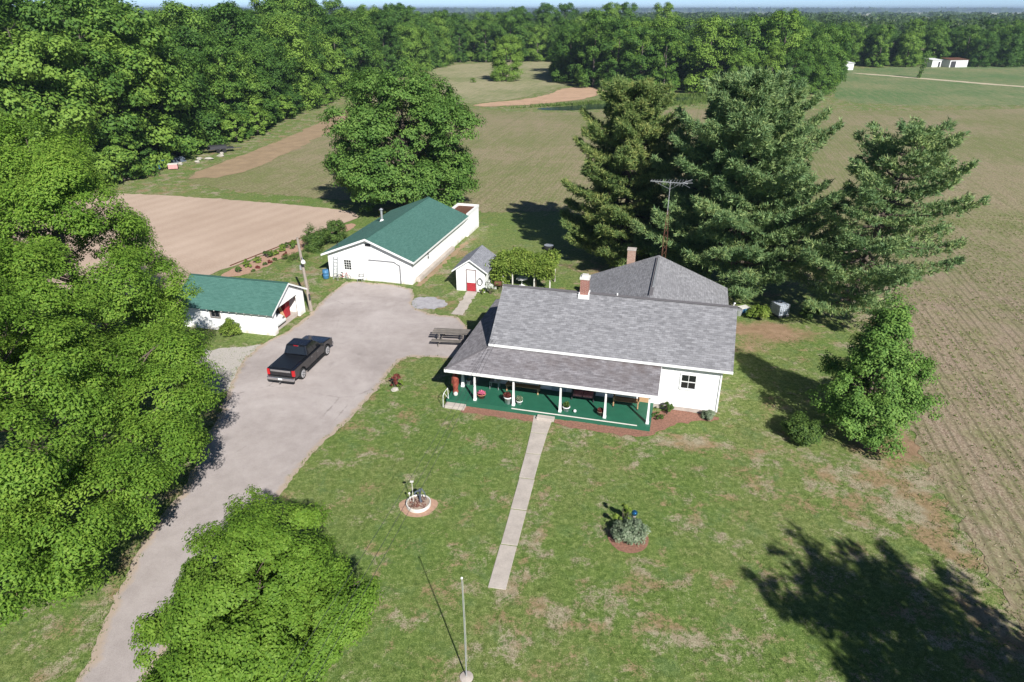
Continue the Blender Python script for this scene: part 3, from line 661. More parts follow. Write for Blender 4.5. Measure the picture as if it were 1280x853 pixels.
house = thing("farmhouse", "white farmhouse with grey shingle roof and long green-floored front porch", "house", (*HO, 0), R(-14.6))
EZ, RZ, RV = 3.45, 6.15, 6.10
mb = MB(); mb.box(2.55, 16.82, 2.92, 9.25, 0, .33); mb.box(6.95, 17.0, 9.25, 14.72, 0, .33); mb.build("foundation", M["concrete"], house)
sl_ = (RZ - EZ) / (RV - 2.45)
zw = EZ + (2.87 - 2.45) * sl_ - .1
mb = MB(); mb.prism([(2.5, 2.87, .3), (2.5, 9.33, .3), (2.5, 9.33, zw), (2.5, RV, RZ - .12), (2.5, 2.87, zw)], (14.36, 0, 0), 0); mb.build("wall", M["siding"], house)
mb = MB(); mb.prism([(6.9, 9.2, .3), (17.05, 9.2, .3), (17.05, 9.2, 3.92), (12, 9.2, 5.95), (6.9, 9.2, 3.92)], (0, 5.6, 0), 1); mb.build("wall", M["siding"], house)
for z0 in (0,):
    MB().box(2.44, 2.56, 2.81, 2.868, .3, zw - .02).build("corner_board", M["white"], house); MB().box(16.80, 16.90, 2.81, 2.868, .3, zw - .02).build("corner_board", M["white"], house)
U0, U1 = 2.18, 17.44
roof_part("main_roof", [[(U0, 2.45, EZ), (U1, 2.45, EZ), (U1, RV, RZ), (U0, RV, RZ)], [(U0, 9.75, EZ), (U0, RV, RZ), (U1, RV, RZ), (U1, 9.75, EZ)]], M["shingle"], house)
mb = MB(); mb.bar((U0, RV - .0, RZ + .015), (U1, RV, RZ + .015), .26, .04); mb.build("ridge_cap", M["shingle_porch"], house)
# eave fascia and rake boards
mb = MB(); mb.box(U0 - .015, U1 + .01, 2.415, 2.449, EZ - .17, EZ - .005); mb.build("fascia", M["white"], house)
mb = MB(); mb.box(12.95, 16.85, 2.45, 2.868, EZ - .13, EZ - .105); mb.build("soffit", M["white"], house)
for uu in (U0 + .01, U1 - .034):
    mb = MB(); mb.prism([(uu, 2.47, EZ - .25), (uu, 2.47, EZ - .104), (uu, RV, RZ - .104), (uu, RV, RZ - .25)], (.024, 0, 0), 0); mb.prism([(uu, 9.73, EZ - .25), (uu, RV, RZ - .25), (uu, RV, RZ - .104), (uu, 9.73, EZ - .104)], (.024, 0, 0), 0); mb.build("rake_board", M["white"], house)
WZ, WR, VB = 3.95, 6.12, 15.2
roof_part("wing_roof", [[(6.62, 9.0, WZ), (12, 6.2, WR), (12, VB, WR), (6.62, VB, WZ)], [(12, 6.2, WR), (17.32, 9.0, WZ), (17.32, VB, WZ), (12, VB, WR)]], M["shingle_wing"], house, .09)
mb = MB(); mb.bar((12, 6.8, WR + .02), (12, 14.6, WR + .02), .24, .05); mb.build("ridge_cap", M["shingle_porch"], house)
mb = MB(); mb.bar((12.05, 8.2, WR + .07), (12.05, 14.3, WR + .07), .12, .06); mb.build("ridge_vent", M["silver"], house)
# porch roof: front slope, hip, side slope
PZ, PT = 2.5, 3.32
pr_ = roof_part("porch_roof", [[(-.05, .08, PZ), (13.24, .08, PZ), (13.24, 2.86, PT), (2.49, 2.86, PT)], [(-.05, .08, PZ), (2.49, 2.86, PT), (2.49, 12.0, PT), (-.05, 12.0, PZ)]], M["shingle_porch"], house, .09)
at = pr_.data.attributes.new("stain", 'FLOAT', 'POINT')
for i, v in enumerate(pr_.data.vertices): at.data[i].value = .9 if (v.co.x > 12 and v.co.y > 2) else (.15 if v.co.x > 12 else 0)
mb = MB(); mb.bar((-.05, .08, PZ + .01), (2.49, 2.86, PT + .01), .2, .03); mb.build("hip_cap", M["shingle_porch"], house)
mb = MB(); mb.box(-.08, 13.26, .045, .079, PZ - .2, PZ - .005); mb.box(-.04, -.01, .08, 12, PZ - .25, PZ - .095); mb.box(-.05, 2.49, 12.001, 12.03, PZ - .15, PZ - .03); mb.build("porch_fascia", M["white"], house)
mb = MB(); mb.prism([(13.243, .1, PZ - .12), (13.243, 2.86, PT - .12), (13.243, 2.86, PT - .01), (13.243, .1, PZ - .01)], (.02, 0, 0), 0); mb.build("porch_rake", M["white"], house)
mb = MB(); mb.box(.15, 13.1, .28, .42, 2.30, 2.42); mb.box(.1, .22, .43, 11.8, 2.30, 2.42); mb.build("porch_beam", M["white"], house)
mb = MB(); mb.box(0, 12.98, .0, 2.86, .0, .35); mb.box(0, 2.49, 2.861, 11.9, .0, .35); mb.build("porch_floor", M["porch_green"], house)
mb = MB(); mb.box(4.35, 12.2, -.03, -.002, .30, .36); mb.build("porch_edge", M["offwhite"], house)
mb = MB(); mb.box(.05, 1.35, -.55, -.04, 0, .2); mb.build("porch_step", M["concrete"], house, bevel=.02)
mb = MB(); mb.box(6.05, 7.15, -.42, -.04, 0, .19); mb.build("porch_step", M["concrete"], house, bevel=.02)
for u, v in ((1.84, .35), (4.39, .35), (7.39, .35), (10.18, .35), (12.78, .35), (.53, 1.86)):
    mb = MB(); wb = .24 if u < 1 else .19
    mb.box(u - wb / 2, u + wb / 2, v - wb / 2, v + wb / 2, .35, .47)
    a, b = wb * .43, .05; k = len(mb.v)
    mb.v += [(u + sx * q, v + sy * q, z) for q, z in ((a, .47), (b * 1.15, 1.35), (b, 2.24)) for sx, sy in ((-1, -1), (1, -1), (1, 1), (-1, 1))]
    for r_ in range(2): mb.f += [(k + r_ * 4 + i, k + r_ * 4 + (i + 1) % 4, k + r_ * 4 + 4 + (i + 1) % 4, k + r_ * 4 + 4 + i) for i in range(4)]
    mb.f.append((k + 8, k + 9, k + 10, k + 11)); mb.box(u - .075, u + .075, v - .075, v + .075, 2.24, 2.302)
    mb.build("porch_post", M["white"], house)
window(house, (14.95, 2.87, 2.18), .86, .95, 'u', -1, 2, 2)
for uc in (4.4, 10.9): window(house, (uc, 2.87, 1.75), 1.0, 1.35, 'u', -1, 2, 2)
mb = MB(); mb.box(6.35, 7.3, 2.80, 2.866, .36, 2.45); d_ = mb.build("door", plain("blue_grey_door", (.34, .42, .46), .5, .1), house)
mb = MB(); mb.box(6.5, 7.15, 2.785, 2.799, 1.4, 2.25); mb.build("pane", M["glass"], d_)
mb = MB(); mb.blob((7.2, 2.77, 1.3), (.035, .035, .035), rng, 8, 5, 0); mb.build("handle", M["chrome"], d_)
mb = MB(); mb.box(12.05, 12.72, 2.80, 2.866, .36, 2.3); mb.build("wood_panel", M["wood_tan"], house)
window(house, (17.05 + .0, 12, 2.1), .9, 1.2, 'v', 1, 2, 2)
window(house, (2.5, 6.1, 1.8), .9, 1.3, 'v', -1, 2, 2)
mb = MB(); mb.box(7.47, 8.02, 5.82, 6.38, 5.7, 7.15); ch = mb.build("chimney", M["brick"], house)
mb = MB(); mb.box(7.43, 8.06, 5.78, 6.42, 7.151, 7.30); mb.box(7.55, 7.94, 5.9, 6.3, 7.30, 7.42); mb.build("chimney_cap", M["offwhite"], ch)
mb = MB(); mb.box(7.38, 8.11, 5.70, 5.818, 5.75, 6.10); mb.box(7.40, 7.468, 5.82, 6.4, 5.85, 6.25); mb.box(8.022, 8.09, 5.82, 6.4, 5.85, 6.25); mb.build("flashing", M["white"], ch)
mb = MB(); mb.box(9.62, 10.22, 15.22, 15.75, 0, 6.3); ch = mb.build("chimney", M["brick_tan"], house)
mb = MB(); mb.box(9.58, 10.26, 15.18, 15.79, 6.301, 6.38); mb.build("chimney_cap", M["concrete"], ch)
mb = MB(); mb.tube([(17.45, 9.2, 3.0), (17.45, 9.2, 5.15)], .045, 8); mb.tube([(17.45, 9.2, 5.15), (17.5, 9.05, 5.22)], .05, 8); mb.build("service_mast", M["white"], house)
mb = MB(); mb.tube([(9.9, 6.1, 6.1), (9.9, 6.1, 6.32)], .05, 8); mb.build("vent_pipe", M["white"], house)
mb = MB(); mb.tube([(.12, .1, .35), (.05, -.5, 1.1), (.02, -.6, .95), (.0, -.62, .1)], .02, 6); mb.tube([(.12, .1, .35), (.1, .05, 1.15), (.05, -.5, 1.1)], .02, 6); mb.build("handrail", M["white"], house)

# ---- things on the porch (house frame -> world)
def on_porch(name, label, cat, u, v, rz=0, z=.35, group=None): return thing(name, label, cat, H(u, v, z), R(-14.6) + rz, group)
t = on_porch("porch_bench", "long slatted pale wooden bench against the shaded porch wall", "bench", 4.55, 2.2)
for i in range(4): MB().box(-1.15, 1.15, -.22 + i * .115, -.22 + i * .115 + .095, .42, .455).build("slat", M["wood_tan"], t)
for i in range(3): MB().box(-1.15, 1.15, .27, .30, .55 + i * .13, .64 + i * .13).build("back_slat", M["wood_tan"], t)
for x in (-1.05, 1.05): MB().box(x - .04, x + .04, -.2, -.12, 0, .418).build("leg", M["wood_tan"], t); MB().box(x - .04, x + .04, .302, .36, 0, .93).build("leg", M["wood_tan"], t)
t = on_porch("metal_table", "small grey metal side table on porch with a lantern on it", "table", 2.65, 2.15)
MB().box(-.32, .32, -.22, .22, .52, .55).build("table_top", M["silver"], t)
for x in (-.29, .29):
    for y in (-.19, .19): MB().box(x - .018, x + .018, y - .018, y + .018, 0, .519).build("leg", M["silver"], t)
t = on_porch("porch_lantern", "white lantern on the small grey porch table", "lantern", 2.7, 2.15, 0, .90)
MB().lathe((0, 0, 0), [(.1, 0), (.1, .04), (.07, .05), (.07, .26), (.1, .28), (.03, .36)], 10).build("lantern_body", M["offwhite"], t)
def pot(u, v, label, r, h, mat, plant, pr2, ph, pn=400, leaf=(.09, .05)):
    t = on_porch("flower_pot", label, "flower pot", u, v)
    MB().lathe((0, 0, 0), [(r * .7, 0), (r * .98, h * .86), (r * 1.1, h * .87), (r * 1.1, h), (r * .92, h), (r * .9, h * .9), (.001, h * .9)], 14).build("pot", mat, t, True)
    rs = np.random.RandomState(int(u * 97)); P = sph(rs, pn) * rs.uniform(.3, 1, (pn, 1)) * np.array([pr2, pr2, ph * .5]) + np.array([0, 0, h + ph * .42])
    V, F = leaf_geo(P, sph(rs, pn) + np.array([0, 0, .7]), leaf[0], leaf[1], rs); np_mesh("plant", V, F, plant, t)
pot(2.15, .75, "wide terracotta pot of red flowers beside the leftmost front post", .27, .3, M["terracotta"], M["pink"], .26, .22)
pot(3.98, .5, "tall white pot with bushy reddish plant beside the second front post", .24, .5, M["white"], M["l_red"], .3, .34)
pot(4.72, .6, "small white pot of pale green leaves right of second front post", .19, .26, M["white"], M["l_hosta"], .24, .36)
pot(7.75, .55, "white pot with green plant beside the middle front post", .22, .32, M["white"], M["l_shrub"], .22, .36)
pot(9.88, .6, "dark woven pot with brown plant left of the fourth post", .2, .3, plain("brown_pot", (.16, .11, .08), .8), M["l_red"], .2, .2)
pot(.8, 2.2, "small white pot behind the thick white corner column", .14, .3, M["white"], M["l_shrub"], .12, .2)
mb = MB(); mb.blob((0, 0, .1), (.1, .1, .1), rng, 12, 8, .02); tag(mb.build("white_ball", M["white"], None, True, loc=H(8.3, .5, .35)), "small white ball lying on porch floor right of middle post", "ball")
mb = MB(); mb.blob((0, 0, .15), (.15, .15, .15), rng, 12, 8, .02); tag(mb.build("garden_globe", M["offwhite"], None, True, loc=H(.45, .55, .35)), "cream round globe at the porch's left front corner", "globe")
t = on_porch("wooden_statue", "tall red-brown carved figure at the left end of porch", "statue", .30, 1.0)
MB().lathe((0, 0, 0), [(.19, 0), (.19, .1), (.15, .12), (.17, .35), (.21, .6), (.16, .85), (.21, 1.05), (.19, 1.25), (.09, 1.36)], 12).build("figure", plain("red_brown", (.25, .06, .04), .7, .35, 5), t, True)
MB().blob((0, 0, 1.47), (.11, .12, .14), rng, 10, 7, .04).build("head", plain("red_brown", (.25, .06, .04)), t, True)
MB().box(-.22, -.12, -.06, .06, .6, 1.15).build("arm", plain("red_brown", (.25, .06, .04)), t); MB().box(.12, .22, -.06, .06, .6, 1.15).build("arm", plain("red_brown", (.25, .06, .04)), t)
t = on_porch("porch_loveseat", "dark framed two-seat porch sofa with pink floral cushions", "sofa", 8.55, 2.3)
MB().box(-.74, .74, -.36, .36, .25, .32).build("seat_frame", M["dark"], t); MB().box(-.74, .74, .34, .40, .32, .95).build("back_frame", M["dark"], t)
for x in (-.70, .70):
    for y in (-.33, .33): MB().box(x - .03, x + .03, y - .03, y + .03, 0, .249).build("leg", M["dark"], t)
    MB().box(x - .035, x + .035, -.36, .335, .56, .60).build("armrest", M["dark"], t); MB().box(x - .025, x + .025, -.35, -.30, .322, .559).build("arm_post", M["dark"], t)
for x in (-.33, .33):
    MB().box(x - .31, x + .31, -.40, .2, .325, .48).build("seat_cushion", M["pinkcloth"], t, bevel=.05); MB().box(x - .31, x + .31, .20, .335, .485, 1.0).build("back_cushion", plain("dark_red_floral", (.28, .12, .12), .9, .6, 9), t, bevel=.05)
t = on_porch("porch_glider", "honey-coloured wooden glider bench at the porch's right end", "bench", 11.3, 2.2)
for i in range(4): MB().box(-.72, .72, -.38 + i * .15, -.38 + i * .15 + .125, .42, .45).build("slat", M["wood_tan"], t)
for i in range(4): MB().box(-.72, .72, .28, .31, .52 + i * .13, .62 + i * .13).build("back_slat", M["wood"], t)
for x in (-.76, .76):
    MB().box(x - .035, x + .035, -.42, -.35, .05, .66).build("leg", M["wood_tan"], t); MB().box(x - .035, x + .035, .31, .38, .05, 1.05).build("leg", M["wood_tan"], t); MB().box(x - .05, x + .05, -.45, .31, .662, .70).build("armrest", M["wood_tan"], t); MB().box(x - .03, x + .03, -.5, .5, 0, .05).build("runner", M["dark"], t)

# ================================================================== BARN (long white building)
barn = thing("white_barn", "long low white barn with green shingle roof behind the driveway", "barn", (-17.36, 61.34, 0), R(-15))
BW, BL, BE, BR = 8.45, 15.2, 2.45, 4.22
mb = MB(); mb.prism([(0, 0, 0), (BW, 0, 0), (BW, 0, BE), (BW / 2, 0, BR - .12), (0, 0, BE)], (0, BL, 0), 1); mb.build("wall", M["block"], barn)
bs = (BR - BE) / (BW / 2); oh = .42
roof_part("roof", [[(-oh, -.45, BE - oh * bs + .12), (BW / 2, -.45, BR), (BW / 2, BL + .3, BR), (-oh, BL + .3, BE - oh * bs + .12)], [(BW / 2, -.45, BR), (BW + oh, -.45, BE - oh * bs + .12), (BW + oh, BL + .3, BE - oh * bs + .12), (BW / 2, BL + .3, BR)]], M["shingle_green"], barn, .09)
ez = BE - oh * bs + .12
mb = MB(); mb.prism([(-oh - .02, -.48, ez - .2), (-oh - .02, -.48, ez - .01), (BW / 2, -.48, BR - .01), (BW / 2, -.48, BR - .2)], (0, .026, 0), 1); mb.prism([(BW + oh + .02, -.48, ez - .2), (BW / 2, -.48, BR - .2), (BW / 2, -.48, BR - .01), (BW + oh + .02, -.48, ez - .01)], (0, .026, 0), 1); mb.build("rake_board", M["white"], barn)
mb = MB(); mb.box(BW + oh + .003, BW + oh + .03, -.44, BL + .28, ez - .19, ez - .02); mb.build("fascia", M["white"], barn)
mb = MB(); mb.bar((BW / 2, -.44, BR + .012), (BW / 2, BL + .29, BR + .012), .26, .03); mb.build("ridge_cap", M["shingle_green"], barn)
window(barn, (2.0, 0, 1.38), .72, .95, 'u', -1, 3, 4, split=False)
mb = MB(); mb.box(4.4, 7.2, -.03, -.003, .05, 2.0)
dr_ = mb.build("garage_door", M["white"], barn)
for i in range(4): MB().box(4.45, 7.15, -.05, -.031, .08 + i * .48, .52 + i * .48).build("door_panel", M["white"], dr_)
mb = MB(); mb.box(4.2, 6.75, -.075, -.004, 2.02, 2.12); mb.bar((6.72, -.04, 2.07), (7.3, -.04, 1.75), .07, .1); mb.box(7.26, 7.36, -.075, -.004, .03, 1.74); mb.build("door_frame", plain("grey_trim", (.2, .2, .21), .7), barn)
mb = MB(); mb.box(3.95, 4.5, -.02, -.003, 3.35, 3.62); mb.build("gable_vent", M["dark"], barn)
for v_, z_ in ((4.1, 1.55), (4.1, 1.2)): MB().box(BW + .003, BW + .03, v_ - .1, v_ + .1, z_, z_ + .25).build("wall_vent", M["dark"], barn)
mb = MB(); mb.tube([(1.7, 8.6, 3.0), (1.7, 8.6, 4.35)], .11, 10); mb.tube([(1.7, 8.6, 4.36), (1.7, 8.6, 4.42), (1.7, 8.6, 4.56)], [.2, .2, .02], 10); fl = mb.build("stove_pipe", M["silver"], barn)
mb = MB(); mb.lathe((1.7, 8.6, 3.1), [(.3, 0), (.13, .28)], 10); mb.build("flashing", M["white"], fl)
for u_, v_ in ((.45, 1.2), (1.0, 5.5)): MB().tube([(u_, v_, 2.4), (u_, v_, 3.0)], .04, 7).build("vent_pipe", M["dark"], barn)
mb = MB(); mb.box(6.2, 8.7, BL + .32, BL + 4.4, 0, 2.35); mb.build("rear_annex", M["block"], barn)
mb = MB(); mb.box(6.35, 8.55, BL + .5, BL + 4.25, 2.353, 2.40); mb.build("annex_roof", M["rust"], barn)
for a_, b_, c_, d2 in ((6.15, 6.34, BL + .36, BL + 4.45), (8.56, 8.75, BL + .36, BL + 4.45), (6.341, 8.559, BL + 4.26, BL + 4.45)): MB().box(a_, b_, c_, d2, 2.352, 2.62).build("parapet", M["white"], barn)
mb = MB(); mb.box(BW + .004, BW + .42, .8, 10.6, 0, .42); mb.build("footing_ledge", M["concrete"], barn, bevel=.05)

B = frame((-17.36, 61.34), -15)
t = thing("ladder", "aluminium ladder leaning on the barn front left of window", "ladder", B(.85, -.55), R(-15))
for x in (-.2, .2): MB().bar((x, 0, 0), (x, .5, 2.1), .05, .07).build("rail", M["silver"], t)
for i in range(7): f = (i + .6) / 7.4; MB().bar((-.2, .5 * f, 2.1 * f), (.2, .5 * f, 2.1 * f), .035).build("rung", M["silver"], t)
t = thing("blue_barrel", "faded blue barrel at the barn's left front corner", "barrel", B(-.15, -.5))
MB().lathe((0, 0, 0), [(.26, 0), (.29, .1), (.29, .28), (.31, .3), (.29, .32), (.29, .58), (.31, .6), (.29, .62), (.27, .86), (.22, .88), (.001, .87)], 14).build("barrel_body", M["blue"], t, True); MB().lathe((.1, 0, .87), [(.04, 0), (.04, .03)], 8).build("bung", M["dark"], t)
t = thing("bicycle", "small red bicycle lying against the barn front", "bicycle", B(1.75, -.55), R(-15))
for x in (-.42, .42):
    mb = MB(); mb.tube([(x + .27 * math.cos(a), .05, .29 + .27 * math.sin(a)) for a in np.linspace(0, 6.283, 17)], .022, 5, False); mb.build("wheel", M["rubber"], t)
mb = MB(); mb.bar((-.42, .05, .29), (-.1, .05, .3), .03); mb.bar((-.1, .05, .3), (-.18, .05, .7), .03); mb.bar((-.1, .05, .3), (.33, .05, .66), .03); mb.bar((-.16, .05, .62), (.33, .05, .68), .03); mb.bar((.3, .05, .8), (.42, .05, .29), .03); mb.build("bike_frame", M["red"], t)
MB().box(-.3, -.06, .0, .1, .701, .75).build("saddle", M["rubber"], t); MB().bar((.28, -.2, .84), (.28, .3, .84), .03).build("handlebar", M["silver"], t)
t = thing("white_bucket", "white plastic bucket beside the red bicycle at barn", "bucket", B(1.15, -.7)); MB().lathe((0, 0, 0), [(.12, 0), (.15, .36), (.16, .36), (.16, .38), (.13, .38), (.11, .05), (.001, .05)], 12).build("pail", M["white"], t, True)
MB().tube([(.15, 0, .34), (.1, .02, .48), (0, .03, .52), (-.1, .02, .48), (-.15, 0, .34)], .01, 5).build("handle", M["dark"], t)
t = thing("white_chair", "white metal chair standing by the barn's wide door", "chair", B(3.5, -.6), R(-15))
MB().box(-.24, .24, -.22, .22, .42, .45).build("seat", M["white"], t)
for x in (-.22, .22):
    for y in (-.2, .2): MB().box(x - .016, x + .016, y - .016, y + .016, 0, .419).build("leg", M["silver"], t)
mb = MB(); mb.bar((-.22, .2, .451), (-.22, .26, .85), .03); mb.bar((.22, .2, .451), (.22, .26, .85), .03); mb.bar((-.22, .26, .83), (.22, .26, .83), .03); mb.bar((-.22, .235, .66), (.22, .235, .66), .03); mb.build("backrest", M["dark"], t)

# ================================================================== GARAGE
gar = thing("open_garage", "small white block garage with green roof and open end", "garage", (-26.45, 50.0, 0), R(-13))
GL, GW, GE, GR_ = 8.15, 4.85, 2.12, 3.55
mb = MB()
mb.box(0, GL, 0, .2, 0, GE); mb.box(0, GL, GW - .2, GW, 0, GE)
mb.prism([(0, .2, 0), (0, GW - .2, 0), (0, GW - .2, GE), (0, GW / 2, GR_ - .16), (0, .2, GE)], (.2, 0, 0), 0)
# open gable end: piers and gable above the opening
mb.box(GL - .2, GL, .201, .55, 0, 1.98); mb.box(GL - .2, GL, 3.95, GW - .201, 0, 1.98)
mb.prism([(GL - .2, .201, 1.981), (GL - .2, GW - .201, 1.981), (GL - .2, GW - .2, GE), (GL - .2, GW / 2, GR_ - .16), (GL - .2, .2, GE)], (.2, 0, 0), 0)
mb.build("wall", M["block"], gar)
gs = (GR_ - GE) / (GW / 2); go = .42
ge = GE - go * gs + .1
roof_part("roof", [[(-.35, -go, ge), (GL + .3, -go, ge), (GL + .3, GW / 2, GR_), (-.35, GW / 2, GR_)], [(-.35, GW / 2, GR_), (GL + .3, GW / 2, GR_), (GL + .3, GW + go, ge), (-.35, GW + go, ge)]], M["shingle_green"], gar, .07)
mb = MB(); mb.bar((-.35, GW / 2, GR_ + .01), (GL + .3, GW / 2, GR_ + .01), .22, .03); mb.build("ridge_cap", M["shingle_green"], gar)
mb = MB(); mb.prism([(GL + .303, -go, ge - .16), (GL + .303, GW / 2, GR_ - .16), (GL + .303, GW / 2, GR_ - .01), (GL + .303, -go, ge - .01)], (.022, 0, 0), 0); mb.prism([(GL + .303, GW + go, ge - .16), (GL + .303, GW + go, ge - .01), (GL + .303, GW / 2, GR_ - .01), (GL + .303, GW / 2, GR_ - .16)], (.022, 0, 0), 0); mb.build("rake_board", M["white"], gar)
for i in range(13): MB().box(.1 + i * .65, .16 + i * .65, -go + .02, -.002, ge - .15, ge - .085).build("rafter_tail", M["offwhite"], gar)
wdo = window(gar, (3.15, 0, 1.45), .75, .6, 'u', -1, 2, 1, M["wood"], False)
mb = MB(); mb.box(6.85, 6.95, -.12, -.003, 1.75, 1.95); mb.build("wall_lamp", M["dark"], gar)
mb = MB(); mb.box(.22, GL - .25, .25, GW - .25, .014, .035); mb.build("floor_slab", M["concrete"], gar)
G = frame((-26.45, 50.0), -13)
t = thing("red_cabinet", "red upright cabinet just inside the garage opening", "cabinet", G(7.0, 3.55, .035), R(-13))
MB().box(-.3, .3, -.35, .35, .05, 1.8).build("body", M["red"], t); MB().box(.302, .32, -.33, -.01, .1, 1.75).build("door", M["red"], t); MB().box(.302, .32, .01, .33, .1, 1.75).build("door", M["red"], t)
for x in (-.25, .25): MB().box(x - .03, x + .03, -.32, .32, 0, .05).build("foot", M["dark"], t)
for i, (vv, le) in enumerate(((2.55, 1.5), (2.8, 1.3))):
    mb = MB(); mb.bar((-.1, 0, .02), (-.6, .1, le), .14, .04); tag(mb.build("loose_plank", M["wood_tan"], None, loc=G(7.6, vv, .035), rz=R(-13)), ("longer" if i == 0 else "shorter") + " tan plank propped inside the garage next to red cabinet", "plank")

# ================================================================== SHED
shed = thing("garden_shed", "tiny white gabled shed with half-red door beside the vine arbor", "shed", (-5.02, 57.84, 0), R(-13))
SW, SLn, SE, SR = 2.66, 3.9, 2.1, 3.1
mb = MB(); mb.prism([(0, 0, 0), (SW, 0, 0), (SW, 0, SE), (SW / 2, 0, SR - .1), (0, 0, SE)], (0, SLn, 0), 1); mb.build("wall", M["siding"], shed)
s2 = (SR - SE) / (SW / 2); q = .33; se = SE - q * s2 + .1
roof_part("roof", [[(-q, -.25, se), (SW / 2, -.25, SR), (SW / 2, SLn + .2, SR), (-q, SLn + .2, se)], [(SW / 2, -.25, SR), (SW + q, -.25, se), (SW + q, SLn + .2, se), (SW / 2, SLn + .2, SR)]], M["shingle_shed"], shed, .07)
mb = MB(); mb.prism([(-q - .01, -.275, se - .13), (-q - .01, -.275, se - .005), (SW / 2, -.275, SR - .005), (SW / 2, -.275, SR - .13)], (0, .022, 0), 1); mb.prism([(SW + q + .01, -.275, se - .13), (SW / 2, -.275, SR - .13), (SW / 2, -.275, SR - .005), (SW + q + .01, -.275, se - .005)], (0, .022, 0), 1); mb.build("rake_board", M["white"], shed)
mb = MB(); mb.box(.93, 1.0, -.05, -.003, .05, 2.1); mb.box(1.80, 1.87, -.05, -.003, .05, 2.1); mb.box(1.0, 1.8, -.05, -.003, 2.03, 2.1); mb.build("door_frame", plain("dull_red_trim", (.16, .10, .10), .7), shed)
mb = MB(); mb.box(1.002, 1.798, -.035, -.003, .85, 2.028); dd = mb.build("door", M["white"], shed)
mb = MB(); mb.box(1.002, 1.798, -.037, -.003, .05, .848); o = mb.build("kick_panel", M["red"], dd); o["label"] = "red lower half of the shed door"
S = frame((-5.02, 57.84), -13)
t = thing("garden_hose", "dark coiled garden hose hung on the front of the tiny shed", "hose", S(2.25, -.08, 1.05), R(-13))
mb = MB(); mb.tube([(.24 * math.cos(a) * (1 - a * .004), -.05 - .0012 * a, .33 * math.sin(a)) for a in np.linspace(0, 6.283 * 3, 50)], .022, 6, False); mb.build("coil", M["dark"], t); MB().box(-.05, .05, -.06, .07, .3, .36).build("hook", M["silver"], t)
shrub("flowering_bush", "bush with white blossoms at the right corner of tiny shed", S(3.2, -.15), 51, .55, 1.4, leaf_mat("white_bloom", [(.35, .4, .3), (.62, .63, .58), (.8, .8, .78)], .2, 3), 900, (.1, .07))
shrub("flowering_bush", "low pink-flowered bush under the coiled hose at shed wall", S(2.55, -.45), 52, .3, .55, M["l_vine"], 350, (.08, .05))

# ================================================================== VINE ARBOR
arb = thing("vine_arbor", "leafy grapevine covering a white post arbor behind the house", "arbor", (1.4, 59.2, 0), R(-13))
for x, y in ((-2.0, -1.2), (.9, -1.2), (2.35, -1.2), (-2.0, 1.4), (.4, 1.4), (2.35, 1.4), (-1.1, -1.2)): MB().box(x - .05, x + .05, y - .05, y + .05, 0, 2.2).build("post", M["offwhite"], arb)
for y in (-1.2, 1.4): MB().box(-2.5, 2.7, y - .04, y + .04, 2.203, 2.30).build("beam", M["offwhite"], arb)
for i in range(8): MB().box(-2.4 + i * .68, -2.34 + i * .68, -1.5, 1.7, 2.304, 2.36).build("rafter", M["offwhite"], arb)
rs = np.random.RandomState(60); n = 9000
P = np.stack([rs.uniform(-2.8, 2.8, n), rs.uniform(-1.7, 1.9, n), np.zeros(n)], 1); P[:, 2] = 2.45 + .25 * np.sin(P[:, 0] * 2.1 + .5) * np.cos(P[:, 1] * 1.9) + rs.normal(size=n) * .17
n2 = 2600; e = np.stack([rs.normal(-2.4, .4, n2), rs.normal(-1.0, .5, n2), rs.uniform(.35, 2.5, n2)], 1); e2 = np.stack([rs.uniform(-2.8, 2.8, n2), rs.normal(-1.65, .12, n2), 2.5 - np.abs(rs.normal(size=n2)) * .38], 1); e3 = np.stack([rs.normal(1.9, .35, n2 // 2), rs.normal(-1.4, .2, n2 // 2), rs.uniform(1.3, 2.5, n2 // 2)], 1)
P = np.concatenate([P, e, e2, e3]); V, F = leaf_geo(P, rs.normal(size=P.shape) * .6 + np.array([0, -.2, .8]), .19, .15, rs); np_mesh("vine_foliage", V, F, M["l_vine"], arb)
mb = MB()
for x, y in ((-2.1, -1.1), (.95, -1.05), (2.3, 1.3)): mb.tube([(x, y, -.05), (x + .08, y + .03, .8), (x - .05, y, 1.6), (x + .05, y, 2.4)], [.05, .04, .035, .03], 6)
mb.build("vine_stem", M["bark"], arb)
t = thing("patio_table", "round white patio table in the shade of the vine arbor", "table", (.9, 59.0, 0)); MB().lathe((0, 0, 0), [(.25, 0), (.25, .03), (.04, .06), (.04, .68), (.55, .69), (.55, .72), (.001, .72)], 18).build("pedestal_top", M["white"], t)
for i in range(3): MB().bar((0, 0, .06), (.32 * math.cos(i * 2.09), .32 * math.sin(i * 2.09), .0), .05).build("foot", M["white"], t)
t = thing("red_grill", "dark red barrel grill beside the left arbor post", "grill", (-1.25, 57.55, 0), R(-13))
mb = MB(); mb.tube([(-.3, 0, .75), (.3, 0, .75)], .22, 12); mb.build("drum", M["rust"], t)
for x in (-.26, .26):
    for y in (-.14, .14): MB().bar((x, y, .6), (x, y * 1.7, 0), .03).build("leg", M["dark"], t)
t = thing("tyre_planter", "old black tyre fire ring on grass behind the arbor", "tyre", (3.9, 69.4, 0))
mb = MB(); nn = 22
for k in range(nn + 0):
    a = 6.283 * k / nn
    for r_, z in ((.44, 0), (.56, .08), (.58, .25), (.55, .42), (.45, .5), (.40, .44), (.40, .05)): mb.v.append((r_ * math.cos(a), r_ * math.sin(a), z))
for k in range(nn):
    for j in range(7): a_, b_ = k * 7 + j, k * 7 + (j + 1) % 7; c_, d2 = ((k + 1) % nn) * 7 + (j + 1) % 7, ((k + 1) % nn) * 7 + j; mb.f.append((a_, b_, c_, d2))
